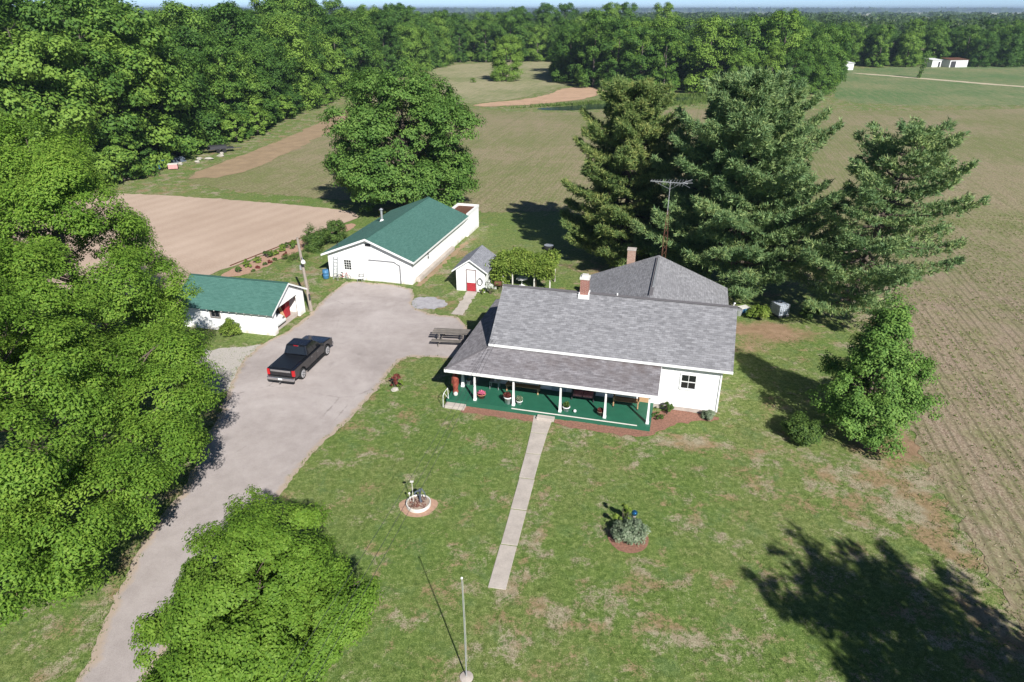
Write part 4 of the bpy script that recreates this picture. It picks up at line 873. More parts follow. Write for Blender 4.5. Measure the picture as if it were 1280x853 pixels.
mb.build("tread", M["rubber"], t, True); mb = MB(); mb.lathe((0, 0, .4), [(.42, .1), (.5, .118), (.5, .125), (.42, .115)], 20); mb.build("rim_band", M["silver"], t)

# ================================================================== PICNIC TABLE
t = thing("picnic_table", "weathered grey picnic table on the driveway beside side porch", "table", (-4.5, 47.2, .012), R(-6)); t.scale = (1.15, 1.15, 1.1)
for i in range(3): MB().box(-1.35, 1.2, -.42 + i * .30, -.42 + i * .30 + .19, .74, .785).build("top_board", M["wood"], t)
for y0 in (-1.02, -.82, .68, .9): MB().box(-1.3, 1.15, y0, y0 + .14, .43, .47).build("seat_board", M["wood"], t)
for x in (-.85, .75):
    MB().bar((x, -.95, .0), (x, -.25, .735), .06, .1).build("leg", M["wood"], t); MB().bar((x + .07, .95, .0), (x + .07, .25, .735), .06, .1).build("leg", M["wood"], t)
    MB().bar((x + .14, -1.05, .39), (x + .14, 1.05, .39), .05, .075).build("crosspiece", M["wood"], t); MB().bar((x - .07, -.42, .69), (x - .07, .42, .69), .05, .075).build("crosspiece", M["wood"], t)

# ================================================================== TRUCK
def vehicle(name, label, cat, loc, rz, paint, kind):
    t = thing(name, label, cat, loc, rz)
    Wd = 1.0 if kind == "pickup" else .9; ya, yb = (-1.72, 1.95) if kind == "pickup" else (-1.35, 1.35); wr = .40 if kind == "pickup" else .33; ar = wr + .09
    arc = lambda yc: [(yc + ar * math.cos(a), wr + ar * math.sin(a)) for a in np.linspace(0.12, math.pi - .12, 11)]
    if kind == "pickup":
        bot = [(2.78, .45)] + arc(yb) + arc(ya) + [(-2.72, .5)]
        top = [(-2.78, .62), (-2.80, 1.22), (-.7, 1.22), (1.2, 1.22), (1.75, 1.19), (2.62, 1.10), (2.86, .98), (2.9, .62)]
    else:
        bot = [(2.1, .3)] + arc(yb) + arc(ya) + [(-2.1, .32)]; top = [(-2.25, .5), (-2.2, .9), (-1.3, .98), (.9, .95), (1.9, .78), (2.22, .62), (2.22, .4)]
    poly = bot + top
    mb = MB(); mb.prism([(-Wd, y, z) for y, z in poly], (2 * Wd, 0, 0), 0); body = mb.build("body", paint, t, bevel=.055)
    # greenhouse
    if kind == "pickup": lo = (-.72, 1.38, 1.215, .93); hi = (-.5, .55, 1.90, .74)
    else: lo = (-1.6, .95, .93, .82); hi = (-.85, .2, 1.42, .62)
    mb = MB(); mb.v = [(-lo[3], lo[0], lo[2]), (lo[3], lo[0], lo[2]), (lo[3], lo[1], lo[2]), (-lo[3], lo[1], lo[2]), (-hi[3], hi[0], hi[2]), (hi[3], hi[0], hi[2]), (hi[3], hi[1], hi[2]), (-hi[3], hi[1], hi[2])]
    mb.f = [(0, 1, 2, 3), (4, 7, 6, 5), (0, 4, 5, 1), (1, 5, 6, 2), (2, 6, 7, 3), (3, 7, 4, 0)]; mb.build("cab", paint, t, bevel=.07)
    Vx = [Vector(v) for v in mb.v]
    def pane(nm, q, s0, s1, t0, t1, off=.012):
        a, b, c, d = [Vx[i] for i in q]; P_ = lambda s, u: (a.lerp(b, s)).lerp(d.lerp(c, s), u); n = (b - a).cross(d - a).normalized()
        cen = sum(Vx, Vector()) / 8
        if n.dot(a - cen) < 0: n = -n
        m2 = MB(); m2.prism([tuple(P_(s, u) + n * .002) for s, u in ((s0, t0), (s1, t0), (s1, t1), (s0, t1))], tuple(n * off), 0); m2.build(nm, M["glass"], t)
    pane("rear_window", (0, 1, 5, 4), .10, .90, .14, .86); pane("windshield", (2, 3, 7, 6), .07, .93, .1, .93)
    for q in ((1, 2, 6, 5), (3, 0, 4, 7)):
        if q[0] == 1: pane("side_window", q, .07, .45, .14, .84); pane("side_window", q, .50, .90, .14, .84)
        else: pane("side_window", q, .10, .50, .14, .84); pane("side_window", q, .55, .93, .14, .84)
    for yc in (ya, yb):
        for sx in (-1, 1):
            x0, x1 = sorted((sx * (Wd - .26), sx * (Wd + .015)))
            mb = MB(); mb.tube([(x0, yc, wr), (x0 + .03, yc, wr), (x1 - .03, yc, wr), (x1, yc, wr)], [wr * .93, wr, wr, wr * .93], 22); wh = mb.build("wheel", M["rubber"], t, False)
            xf = sx * (Wd + .0152); m2 = MB(); m2.tube([(xf, yc, wr), (xf + sx * .012, yc, wr)], [wr * .70, wr * .66], 20); m2.build("rim", M["alloy"], wh)
            for k in range(6):
                a = k * 1.047; mm = MB(); c0, s0 = math.cos(a), math.sin(a); mm.bar((xf + sx * .016, yc + c0 * wr * .16, wr + s0 * wr * .16), (xf + sx * .016, yc + c0 * wr * .52, wr + s0 * wr * .52), .05, .012); mm.build("spoke", M["dark"], wh)
    rear = -2.8 if kind == "pickup" else -2.25
    if kind == "pickup":
        MB().box(-.78, .78, -2.74, -.8, 1.222, 1.265).build("tonneau_cover", M["tonneau"], t, bevel=.02)
        MB().box(-.80, .80, -2.84, -2.803, .68, 1.17).build("tailgate", M["black"], t, bevel=.015)
        MB().box(-.74, .74, -2.855, -2.842, 1.0, 1.14).build("tailgate_trim", M["chrome"], t)
        MB().box(-.99, .99, -3.02, -2.80, .42, .64).build("rear_bumper", M["chrome"], t, bevel=.03); MB().box(-.95, .95, -2.98, -2.8, .30, .415).build("bumper_valance", M["trim"], t)
        MB().box(-.15, .15, -3.03, -3.021, .48, .60).build("licence_plate", M["white"], t); MB().bar((0, -2.98, .33), (0, -3.16, .33), .07).build("tow_hitch", M["chrome"], t)
        for sx in (-1, 1): MB().box(*sorted((sx * .82, sx * 1.008)), -2.845, -2.70, .72, 1.15).build("tail_light", M["redlens"], t, bevel=.012)
        MB().box(-.17, .17, -.535, -.50, 1.83, 1.87).build("brake_light", M["redlens"], t)
        for sx in (-1, 1): MB().box(*sorted((sx * 1.0, sx * 1.24)), 1.02, 1.14, 1.2, 1.42).build("mirror", M["trim"], t, bevel=.03)
        for sx in (-1, 1):
            for y0, y1 in ((-.55, .30), (.34, 1.25)):
                dv = MB().box(*sorted((sx * 1.001, sx * 1.006)), y0, y1, .58, 1.16).build("door", M["black"], t); MB().box(*sorted((sx * 1.007, sx * 1.03)), y0 + .08, y0 + .26, 1.02, 1.06).build("handle", M["chrome"], dv)
            MB().box(*sorted((sx * .98, sx * 1.09)), -1.15, 1.4, .36, .42).build("running_board", M["trim"], t)
        MB().box(-.62, .62, 2.89, 2.93, .68, .98).build("grille", M["trim"], t)
        for sx in (-1, 1): MB().box(*sorted((sx * .66, sx * .97)), 2.84, 2.925, .74, .98).build("headlight", M["chrome"], t)
        MB().box(-.99, .99, 2.84, 3.02, .40, .62).build("front_bumper", M["chrome"], t, bevel=.03)
    else:
        MB().box(-.88, .88, 2.2, 2.32, .28, .5).build("front_bumper", M["carwhite"], t, bevel=.04); MB().box(-.88, .88, -2.36, -2.24, .32, .55).build("rear_bumper", M["trim"], t, bevel=.04)
        for sx in (-1, 1): MB().box(*sorted((sx * .5, sx * .85)), 2.1, 2.225, .52, .66).build("headlight", M["chrome"], t); MB().box(*sorted((sx * .5, sx * .85)), -2.26, -2.19, .62, .82).build("tail_light", M["redlens"], t)
    return t
vehicle("pickup_truck", "black crew-cab pickup truck with covered bed parked on driveway", "truck", (-14.98, 43.2, .013), R(-12.5), M["black"], "pickup")
vehicle("parked_car", "white car parked nose-out inside the open garage", "car", G(5.55, 1.42, .035), R(-13 - 90), M["carwhite"], "sedan")

# ================================================================== UTILITY POLE, WIRES, FLAGPOLE, ANTENNA
t = thing("utility_pole", "leaning wooden utility pole with white lamp between garage and barn", "utility pole", (-17.0, 53.1, 0))
MB().tube([(0, 0, -.1), (-.12, .05, 2.6), (-.34, .1, 6.4)], [.15, .13, .10], 10).build("pole", M["pole"], t)
mb = MB(); mb.tube([(-.26, .08, 4.7), (-.05, -.3, 4.85), (.06, -.5, 4.72)], .03, 6); mb.build("lamp_arm", M["silver"], t); MB().lathe((.06, -.5, 4.4), [(.16, 0), (.19, .12), (.1, .3), (.06, .32)], 12).build("lamp_head", M["white"], t, True)
MB().box(-.42, -.28, -.12, .0, 3.7, 4.1).build("meter_box", M["silver"], t); MB().box(.02, .14, -.25, -.12, 1.1, 1.6).build("switch_box", M["dark"], t)
fp = thing("flagpole", "thin bare white flagpole on small concrete footing in front lawn", "flagpole", (-1.74, 17.85, 0)); 
MB().tube([(0, 0, .05), (0, 0, 2.5), (-.02, 0, 5.05)], [.027, .022, .015], 10).build("shaft", M["silver"], fp); MB().lathe((0, 0, -.02), [(.27, 0), (.26, .07), (.06, .1)], 14).build("footing", M["concrete"], fp); MB().blob((-.02, 0, 5.09), (.045, .045, .045), rng, 8, 6, 0).build("finial", M["white"], fp)
MB().tube([(.05, 0, .9), (.04, 0, 3), (.015, .02, 4.95)], .006, 4).build("halyard", M["offwhite"], fp)
at_ = thing("antenna_tower", "rusty lattice tower with wide television antenna behind the house", "antenna", H(12.3, 15.55), R(-14.6))
leg_t = lambda k, z: (.19 * (1 - .82 * max(0, (z - 7.6) / 1.9)) * math.cos(k * 2.094), .19 * (1 - .82 * max(0, (z - 7.6) / 1.9)) * math.sin(k * 2.094), z)
for k in range(3): MB().tube([leg_t(k, z) for z in (0, 7.6, 9.5)], .022, 6).build("leg", M["rust"], at_)
mb = MB()
for i in range(19):
    z = .3 + i * .44
    for k in range(3): mb.bar(leg_t(k, z), leg_t((k + 1) % 3, z + .4), .016)
mb.build("lattice", M["rust"], at_)
MB().tube([(0, 0, 9.2), (0, 0, 11.75)], .028, 7).build("mast", M["silver"], at_)
bo = Vector((math.cos(R(-6)), math.sin(R(-6)), 0)); sd = Vector((-bo.y, bo.x, 0))
o = MB().bar(tuple(-bo * 1.45 + Vector((0, 0, 11.6))), tuple(bo * 1.25 + Vector((0, 0, 11.6))), .05).build("boom", M["silver"], at_)
for i in range(13):
    c = bo * (-1.4 + i * .20) + Vector((0, 0, 11.63)); Lh = .45 + .06 * i; MB().tube([tuple(c - sd * Lh), tuple(c + sd * Lh)], .011, 5).build("element", M["silver"], o)
for a in (-.5, -.2, .2, .5): MB().tube([tuple(bo * .8 + Vector((0, 0, 11.6))), tuple(bo * 1.5 + sd * a * 1.6 + Vector((0, 0, 11.6 + (.25 if abs(a) < .3 else -.1))))], .014, 5).build("element", M["silver"], o)
MB().tube([tuple(bo * -1.2 + Vector((0, 0, 11.6))), (0, 0, 11.1), tuple(bo * .8 + Vector((0, 0, 11.6)))], .012, 5).build("brace", M["silver"], at_)

pend = (-6.6, 6.0); t = thing("road_pole", "wooden power pole at the road feeding wires to the house", "utility pole", (*pend, 0))
MB().tube([(0, 0, -.1), (0, 0, 4.5), (0, 0, 9.0)], [.16, .14, .11], 10).build("pole", M["pole"], t); MB().box(-.8, .8, -.05, .05, 8.3, 8.42).build("crossarm", M["pole"], t)
for i, (dx, zz, du) in enumerate(((-.45, 8.35, 0), (.1, 8.25, .12), (.5, 8.35, .3))):
    a = Vector((pend[0] + dx, pend[1], zz)); b = Vector(H(2.3 + du, 2.7, 3.75 - .08 * i)); pts = []
    for k in range(25): s = k / 24; p = a.lerp(b, s); p.z -= 1.2 * 4 * s * (1 - s) * .45; pts.append(tuple(p))
    mb = MB(); mb.tube(pts, .009, 4, False); tag(mb.build("power_wire", M["dark"]), "thin dark power wire running from road over lawn to porch roof", "wire", "power wires to the house")

# ================================================================== FLOWER BEDS
fb = thing("round_planter", "round white-rimmed gravel flower bed left of the front walk", "planter", (-4.82, 27.95, 0))
mb = MB(); nn = 28
for k in range(nn):
    a = 6.283 * k / nn; q_ = 1 + .015 * math.sin(a * 3)
    for r_, z in ((.64, 0), (.64, .2), (.58, .2), (.57, .0)): mb.v.append((r_ * q_ * math.cos(a), r_ * q_ * math.sin(a), z))
for k in range(nn):
    for j in range(4): mb.f.append((k * 4 + j, k * 4 + (j + 1) % 4, ((k + 1) % nn) * 4 + (j + 1) % 4, ((k + 1) % nn) * 4 + j))
mb.build("rim", M["offwhite"], fb, bevel=.015); MB().lathe((0, 0, 0), [(.6, .0), (.58, .13), (.001, .15)], 20).build("gravel_fill", plain("bed_gravel", (.36, .28, .22), .95, .5, 14, bump=.8), fb)
rs = np.random.RandomState(70); P = np.stack([rs.uniform(-.45, .4, 240), rs.uniform(-.45, .35, 240), rs.uniform(.15, .26, 240)], 1); V, F = leaf_geo(P, sph(rs, 240) + np.array([0, 0, 1]), .07, .05, rs); np_mesh("small_plants", V, F, M["l_red"], fb)
struct(sheet("soil_ring", [(-4.82 + 1.0 * math.cos(a) * (1 + .12 * math.sin(3 * a)), 27.82 + .85 * math.sin(a)) for a in np.linspace(0, 6.283, 14)[:-1]], .012, M["soilred"], .15, .05, 31))
t = thing("hand_pump", "dark blue-grey curved hand pump standing in the round bed", "pump", (-4.72, 28.05, .14))
mb = MB(); mb.lathe((0, 0, 0), [(.1, 0), (.1, .04), (.055, .06), (.05, .62), (.085, .64), (.085, .78), (.04, .82)], 12); mb.build("pump_body", M["slate"], t, True)
MB().tube([(0, 0, .66), (-.12, -.05, .72), (-.24, -.09, .66), (-.27, -.1, .52)], [.045, .045, .04, .035], 8).build("spout", M["slate"], t); MB().tube([(0, 0, .8), (.1, -.03, .86), (.26, -.12, .66), (.33, -.2, .3)], [.025, .03, .028, .02], 7).build("handle", M["slate"], t)
t = thing("bird_feeder_post", "thin white post with flat top in the round bed", "post", (-5.08, 28.0, .14)); MB().tube([(0, 0, 0), (0, 0, 1.3)], .015, 8).build("shaft", M["offwhite"], t); MB().box(-.09, .09, -.06, .06, 1.3, 1.33).build("tray", M["offwhite"], t)
t = thing("solar_light", "short cream solar stake light left in the round bed", "garden light", (-5.22, 28.0, .14)); MB().tube([(0, 0, 0), (-.04, .01, .52)], .014, 6).build("stake", M["offwhite"], t); MB().lathe((-.04, .01, .52), [(.05, 0), (.06, .06), (.01, .12)], 10).build("lamp_head", M["offwhite"], t)
struct(sheet("mulch_ring", [(5.62 + 1.0 * math.cos(a), 25.55 + 1.1 * math.sin(a)) for a in np.linspace(0, 6.283, 16)[:-1]], .012, M["mulch"], .15, .05, 32))
shrub("variegated_bush", "low silvery variegated bush in mulch ring right of walk", (5.65, 25.55, .01), 71, .88, .85, M["l_hosta"], 6500, (.10, .06))
shrub("leafy_sapling", "taller bright green plant behind the silvery bush", (5.45, 26.3, .01), 72, .42, 1.6, M["l_vine"], 900, (.13, .08))
t = thing("gazing_ball", "shiny blue gazing ball on stand behind silvery bush", "gazing ball", (5.95, 26.15, .01)); gm = NT("blue_mirror"); gm.base((.05, .22, .42)); gm.p.inputs["Metallic"].default_value = .85; gm.p.inputs["Roughness"].default_value = .08
MB().blob((0, 0, .98), (.15, .15, .15), rng, 18, 12, 0).build("ball", gm.m, t, True); MB().lathe((0, 0, 0), [(.14, 0), (.05, .1), (.05, .7), (.1, .84)], 10).build("stand", M["concrete"], t)
shrub("crimson_bush", "small dark red rose bush on lawn beside the driveway", (-7.95, 40.2, 0), 73, .42, 1.15, M["l_red"], 700, (.09, .05))
mb = MB(); mb.blob((0, 0, .06), (.28, .2, .13), rng, 9, 6, .16); tag(mb.build("white_rock", M["rock"], loc=(-7.85, 39.7, .02)), "pale rock at the foot of the crimson bush", "rock")
shrub("leafy_sapling", "yellow-green seedling right of the crimson bush", (-7.5, 40.15, 0), 74, .22, .6, M["l_vine"], 160, (.1, .06))
shrub("foundation_plant", "green plant by the house wall right of porch corner", (9.75, 36.75, .02), 75, .38, .75, M["l_shrub"], 420, (.1, .05))
shrub("foundation_plant", "spiky pale green plant under the house's front window", (12.1, 36.2, .02), 76, .42, .55, M["l_hosta"], 380, (.26, .04))
shrub("foundation_plant", "low greyish plant at the porch's right front corner", (9.05, 36.1, .02), 77, .34, .45, M["l_shrub"], 260, (.09, .05))

# ================================================================== YARD SHRUBS, TOTE
shrub("round_shrub", "large rounded dark green shrub left of the small yard tree", (17.2, 34.0, 0), 80, 1.25, 1.45, M["l_shrub"], 9000, (.13, .08))
shrub("garage_bush", "bright green bush against the garage's long wall", (-21.9, 48.15, 0), 81, .85, 1.35, M["l_vine"], 4200, (.12, .07))
shrub("bright_shrub", "bright green sunlit shrub in the pines' shade beside tote", (20.3, 51.6, 0), 82, .95, 1.2, M["l_vine"], 3800, (.14, .09))
shrub("shade_shrub", "dark shrub under the pines right of the white tote", (24.6, 51.6, 0), 83, .9, 1.1, M["l_shrub"], 2200, (.14, .08))
t = thing("liquid_tote", "caged white plastic liquid tote in the shade under pines", "tote", (22.3, 52.3, 0), R(20))
MB().box(-.46, .46, -.54, .54, .16, 1.08).build("tank", M["tote"], t, bevel=.06)
mb = MB()
for i in range(6):
    z = .2 + i * .17
    mb.bar((-.5, -.58, z), (.5, -.58, z), .025); mb.bar((-.5, .58, z), (.5, .58, z), .025); mb.bar((-.5, -.58, z), (-.5, .58, z), .025); mb.bar((.5, -.58, z), (.5, .58, z), .025)
for x in np.linspace(-.5, .5, 6): mb.bar((x, -.58, .15), (x, -.58, 1.1), .022); mb.bar((x, .58, .15), (x, .58, 1.1), .022)
for y in np.linspace(-.58, .58, 6): mb.bar((-.5, y, .15), (-.5, y, 1.1), .022); mb.bar((.5, y, .15), (.5, y, 1.1), .022)
mb.build("cage", M["silver"], t); MB().box(-.52, .52, -.6, .6, .0, .14).build("pallet", M["dark"], t); MB().lathe((0, 0, 1.08), [(.12, 0), (.12, .05), (.001, .06)], 12).build("lid", M["dark"], t)
for i, (x, y, s_, nm, lb, ma) in enumerate(((18.9, 52.2, .3, "bucket", "grey bucket on the ground between house and bright shrub", M["silver"]), (19.5, 52.9, .35, "storage_bin", "dull blue storage bin behind bright shrub under pines", M["blue"]))):
    t = thing(nm, lb, "bucket" if i == 0 else "bin", (x, y, 0), .4)
    if i == 0: MB().lathe((0, 0, 0), [(s_ * .7, 0), (s_, .5), (s_ * 1.05, .5), (s_ * .9, .52), (s_ * .6, .05), (.001, .05)], 12).build("pail", ma, t); MB().tube([(s_, 0, .48), (0, .05, .72), (-s_, 0, .48)], .012, 5).build("handle", M["dark"], t)
    else: MB().box(-.4, .4, -.28, .28, 0, .42).build("box", ma, t, bevel=.03); MB().box(-.43, .43, -.31, .31, .421, .47).build("lid", M["offwhite"], t)

# berry rows beside the garden
for i, (x, y, s_) in enumerate(((-26.6, 62.4, .4), (-26.1, 64.0, .5), (-25.6, 65.4, .45), (-25.1, 66.7, .55), (-24.6, 67.6, .4), (-24.2, 68.9, .5), (-23.8, 69.9, .6), (-23.5, 71.0, .45))):
    shrub("berry_bush", "small round berry bush in the row beside tilled garden", (x, y, .01), 90 + i, s_, s_ * 1.4, M["l_vine"] if i % 3 else M["l_shrub"], 420, (.12, .07), group="berry bushes by the garden")
for i, (x, y, s_) in enumerate(((-25.2, 62.7, .22), (-25.0, 63.6, .25), (-24.6, 64.4, .25), (-24.3, 65.1, .28), (-24.0, 65.9, .25), (-23.5, 67.5, .3))):
    shrub("young_berry_plant", "tiny brownish plant in the second row near garage", (x, y, .01), 110 + i, s_, s_ * 1.3, M["l_red"] if i % 2 else M["l_shrub"], 130, (.1, .05), group="young plants by the garden")
shrub("tall_shrub", "tall loose green shrub between garden and barn, left one", (-20.9, 69.6, 0), 121, 1.5, 2.6, M["l_shrub"], 6500, (.16, .09)); shrub("tall_shrub", "tall loose green shrub between garden and barn, touching barn roof", (-19.2, 72.0, 0), 122, 1.3, 2.9, M["l_shrub"], 5500, (.16, .09)); shrub("low_shrub", "low green patch of leaves on grass below berry rows", (-22.3, 66.2, 0), 123, 1.2, .7, M["l_grass"], 1800, (.2, .04))
t = thing("garden_edging", "dark rusty edging strip along the tilled garden", "edging"); MB().bar((-28.0, 64.2, .06), (-23.2, 74.0, .06), .05, .14).build("strip", M["rust"], t); MB().bar((-23.2, 74.0, .06), (-21.0, 78.3, .06), .05, .12).build("strip", M["rust"], t)

# ================================================================== NEAR TREES
rs = np.random.RandomState(11)
lobA = [(0, 0, 10.5, 5.2, 5.2, 6.0)] + [(-2, 2.5, 14.6, 3.6, 3.4, 3.2), (1.2, -.5, 13.4, 2.7, 2.8, 2.6), (-3.8, -2, 12.2, 3.4, 3.4, 3.0), (3.4, -1.8, 8.8, 2.5, 2.6, 2.2), (3.0, 1.8, 8.2, 2.4, 2.5, 2.0), (1.6, -4.8, 9.5, 3.2, 3.0, 2.6), (-3.2, -4.8, 9.0, 3.0, 3.0, 2.6), (-5.5, 1, 9.5, 3, 3, 2.6), (4.6, -3.8, 5.6, 2.1, 2.1, 1.7), (2.6, -6.2, 6.4, 2.5, 2.4, 2.0), (-.8, -6.4, 6.2, 2.5, 2.4, 2.0), (0, 5, 9, 3, 3, 2.6), (4.3, .4, 5.8, 1.9, 1.9, 1.6)]
tree("ash_tree", "huge bright green ash tree at left edge behind its neighbour", "tree", (-26.6, 38.5, 0), 12, lobA, 700, .78, 350, (.165, .085), M["l_ash"], M["bark"], .42, 3.0, 60, flat=.68, droop=.3, core=.74)
lobB = [(0, -1, 7.0, 6.0, 6.6, 4.2), (-2.0, 1.2, 10.4, 3.2, 3.2, 2.3), (2.0, -.4, 9.4, 3.0, 3.0, 2.2), (4.6, 4.2, 7.0, 2.4, 2.5, 2.0), (5.6, 1.8, 6.2, 2.3, 2.4, 1.8), (6.0, -1.0, 5.4, 2.2, 2.3, 1.7), (5.8, -3.6, 5.2, 2.1, 2.2, 1.6), (5.0, -6.0, 5.0, 2.1, 2.2, 1.6), (3.4, -7.8, 4.8, 2.2, 2.2, 1.6), (1.2, -8.6, 5.0, 2.3, 2.3, 1.7), (-1.2, -9.2, 5.2, 2.3, 2.3, 1.7), (-4, -8.6, 5.6, 2.5, 2.4, 1.9), (2.4, -5.0, 7.8, 2.7, 2.6, 2.1), (-1.2, -6.0, 8.0, 2.8, 2.7, 2.2), (-4.2, -4.4, 8.0, 2.8, 2.8, 2.3), (5.2, 2.6, 3.7, 1.7, 1.7, 1.3), (5.4, -2.4, 3.3, 1.5, 1.6, 1.2), (4.2, -5.6, 3.3, 1.5, 1.6, 1.2), (-5, 0, 7.5, 3, 3, 2.4)]
tree("ash_tree", "dense green ash tree overhanging the driveway at lower left", "tree", (-22.3, 26.2, 0), 13, lobB, 760, .72, 340, (.15, .078), M["l_ash"], M["bark"], .36, 2.4, 55, flat=.68, droop=.3, core=.74)
rs = np.random.RandomState(15)
tree("maple_tree", "round bright green maple tree at bottom of view by driveway", "tree", (-8.65, 16.2, 0), 16, round_lobes(rs, 3.6, 1.4, 8.7, 14, .84, (.30, .42)) + [(.2, .2, 7.0, 2.3, 2.3, 1.8)], 600, .44, 320, (.105, .07), M["l_maple"], M["bark"], .22, 1.4, 50, flat=.7, up=.6, droop=.15, core=.68)
rs = np.random.RandomState(17)
lobY = [(-.1, -.2, 1.5, 2.5, 2.3, 1.3), (-.1, 0, 3.0, 2.5, 2.5, 2.0), (0, 0, 5.2, 1.6, 1.6, 2.2), (-1.7, -.5, 3.6, 1.2, 1.2, .9), (1.3, .2, 3.9, 1.3, 1.3, .9), (.4, -1.6, 2.6, 1.6, 1.4, 1.1), (-1.9, .5, 2.2, 1.3, 1.3, .9), (1.7, -.6, 2.3, 1.2, 1.2, .9), (.2, .1, 6.6, .8, .8, 1.2), (-.9, .1, 5.2, .9, .9, .7), (1.0, -.1, 5.4, .9, .9, .7), (.2, 0, 7.6, .4, .4, .7)]
tree("yard_tree", "small loosely branched green tree on right edge of yard", "tree", (21.0, 34.6, 0), 18, lobY, 420, .48, 120, (.16, .095), M["l_young"], M["bark"], .13, .8, 60, flat=.66, droop=.3, core=.42)
rs = np.random.RandomState(19)
tree("maple_tree", "tall round dark green maple tree standing behind the barn", "tree", (-13.4, 86, 0), 20, round_lobes(rs, 8.8, .2, 18.2, 24, .84, (.27, .40)) + [(math.cos(a) * 5.2, math.sin(a) * 5.2, 4.2, 3.6, 3.6, 3.2) for a in np.arange(8) * .785], 1000, .98, 120, (.32, .2), M["l_oak"], M["bark"], .45, 2.5, 60, flat=.62, droop=.2)
pine("pine_tree", "golden-green pine tree left of the larger pines behind house", (11.2, 65.5, 0), 21, 17.0, 7.0, M["l_pinegold"], 25, 6, 1.25, prof=lambda f: (1 - f) ** .36 * (.85 + .15 * min(1, f * 5)))
pine("pine_tree", "tallest dark blue-green pine directly behind the house roof", (19.2, 57.0, 0), 22, 18.0, 9.6, M["l_pine"], 28, 7, 1.15, z_first=.17, prof=lambda f: (1 - f) ** .42 * (.85 + .15 * min(1, f * 5)))
pine("pine_tree", "open ragged pine leaning right beside the field", (27.2, 51.0, 0), 23, 15.2, 8.2, M["l_pine"], 15, 5, .72, z_first=.15, lean=(2.8, .3), prof=lambda f: (1 - f) ** .38 * (.50 + .50 * min(1, f * 2.6)))
pine("pine_tree", "spreading conifer standing behind the viewer to the right", (22.0, 5.6, 0), 24, 13.6, 8.0, M["l_pine"], 20, 6, .45, prof=lambda f: (1 - f) ** .36)

# ================================================================== WOODS
def wood_proto(seed, Rr, z0, z1, k, np_, per, leaf, mat):
    rs = np.random.RandomState(seed); L = round_lobes(rs, Rr, z0, z1, k, .95, (.32, .46)) + [(math.cos(a) * Rr * .55, math.sin(a) * Rr * .55, Rr * .5, Rr * .45, Rr * .45, Rr * .48) for a in np.arange(6) * 1.047]
    L += [(math.cos(a) * Rr * .38, math.sin(a) * Rr * .38, z1 - Rr * .52, Rr * .46, Rr * .46, Rr * .42) for a in np.arange(4) * 1.57 + rs.uniform(0, 1.5)]
    C, D = clusters(rs, L, int(np_ * .4), Rr * .15, .74, -.85, 5, 1.0); C1, D1 = puffs_on_lobes(rs, L, int(np_ * .6), .72, .98, -.85); C = np.concatenate([C, C1]); D = np.concatenate([D, D1])
    P, N = puff_leaves(rs, C, D, Rr * .21, per, .66, .5); V, F = leaf_geo(P, N, leaf[0], leaf[1], rs, .15)
    me = np_mesh("crown", V, F, mat); mb = MB(); limbs(mb, rs, z0, z1, .3, C, 14, sides=5); tr = mb.build("trunk", M["barkgrey"])
    data = (me.data, tr.data); bpy.data.objects.remove(me); bpy.data.objects.remove(tr); return data
PROTO = [wood_proto(200, 6.6, .8, 20.5, 16, 190, 85, (.5, .34), M["l_wood"]), wood_proto(201, 5.6, .6, 21.5, 16, 170, 85, (.5, .34), M["l_wood"]), wood_proto(202, 7.2, .6, 19.0, 18, 200, 85, (.5, .34), M["l_wood"]),
         wood_proto(203, 6.0, .3, 17.0, 16, 170, 85, (.48, .33), M["l_wood"]), wood_proto(204, 6.8, 1.0, 22.0, 18, 200, 85, (.5, .34), M["l_wood"]), wood_proto(205, 3.4, .3, 8.0, 10, 80, 80, (.42, .28), M["l_wood"])]
def put_tree(x, y, k, s, label, group, rz, sz=1.0, name="woodland_tree"):
    t = thing(name, label, "tree", (x, y, 0), rz, group); t.scale = (s, s, s * sz)
    for nm, me in (("crown", PROTO[k][0]), ("trunk", PROTO[k][1])): o = bpy.data.objects.new(nm, me); col.objects.link(o); o.parent = t
    return t
wr_ = random.Random(5)
def spaced(cands, dmin, have):
    out = []
    for p in cands:
        if all((p[0] - q[0]) ** 2 + (p[1] - q[1]) ** 2 > dmin * dmin for q in have + out): out.append(p)
    return out
ex_ = lambda y: float(np.interp(y, [80, 90, 100, 121, 134, 170, 208, 263, 310, 335, 352], [-80, -68, -58, -57, -54, -53, -50, -42, -34, -30, -24]))
have = []
# front row along the left field edge, then depth behind it
front = [(ex_(y) - 2.5 + wr_.uniform(-1.5, 1), y + 0.0) for y in np.arange(92, 340, 6.3)]
front = [(x, y) for x, y in front if y > 97 or x < -64]
front = [(-78, 92), (-71, 93.5), (-64.5, 97)] + front
for x, y in front:
    k = wr_.choice([0, 1, 2, 3, 3, 4]); put_tree(x - 1.5, y, k, wr_.uniform(.86, 1.08) * (1.14 if y < 128 else 1.0), "leafy tree in the front row of woods along the left field edge", "front trees of the left woods", wr_.uniform(0, 6.28)); have.append((x - 1.5, y))
cand = []
for _ in range(5000):
    y = wr_.uniform(96, 345); d = wr_.uniform(7, 46); cand.append((ex_(y) - d, y))
for x, y in spaced([c for c in cand if c[0] > -.80 * c[1] - 14], 7.6, have)[:120]:
    put_tree(x, y, wr_.choice([0, 1, 2, 4, 4]), wr_.choice((.84, .95, 1.02, 1.1, 1.2)) * (1.1 if y < 150 else 1.0), "tall leafy tree deep inside the left woods", "inner trees of the left woods", wr_.uniform(0, 6.28)); have.append((x, y))
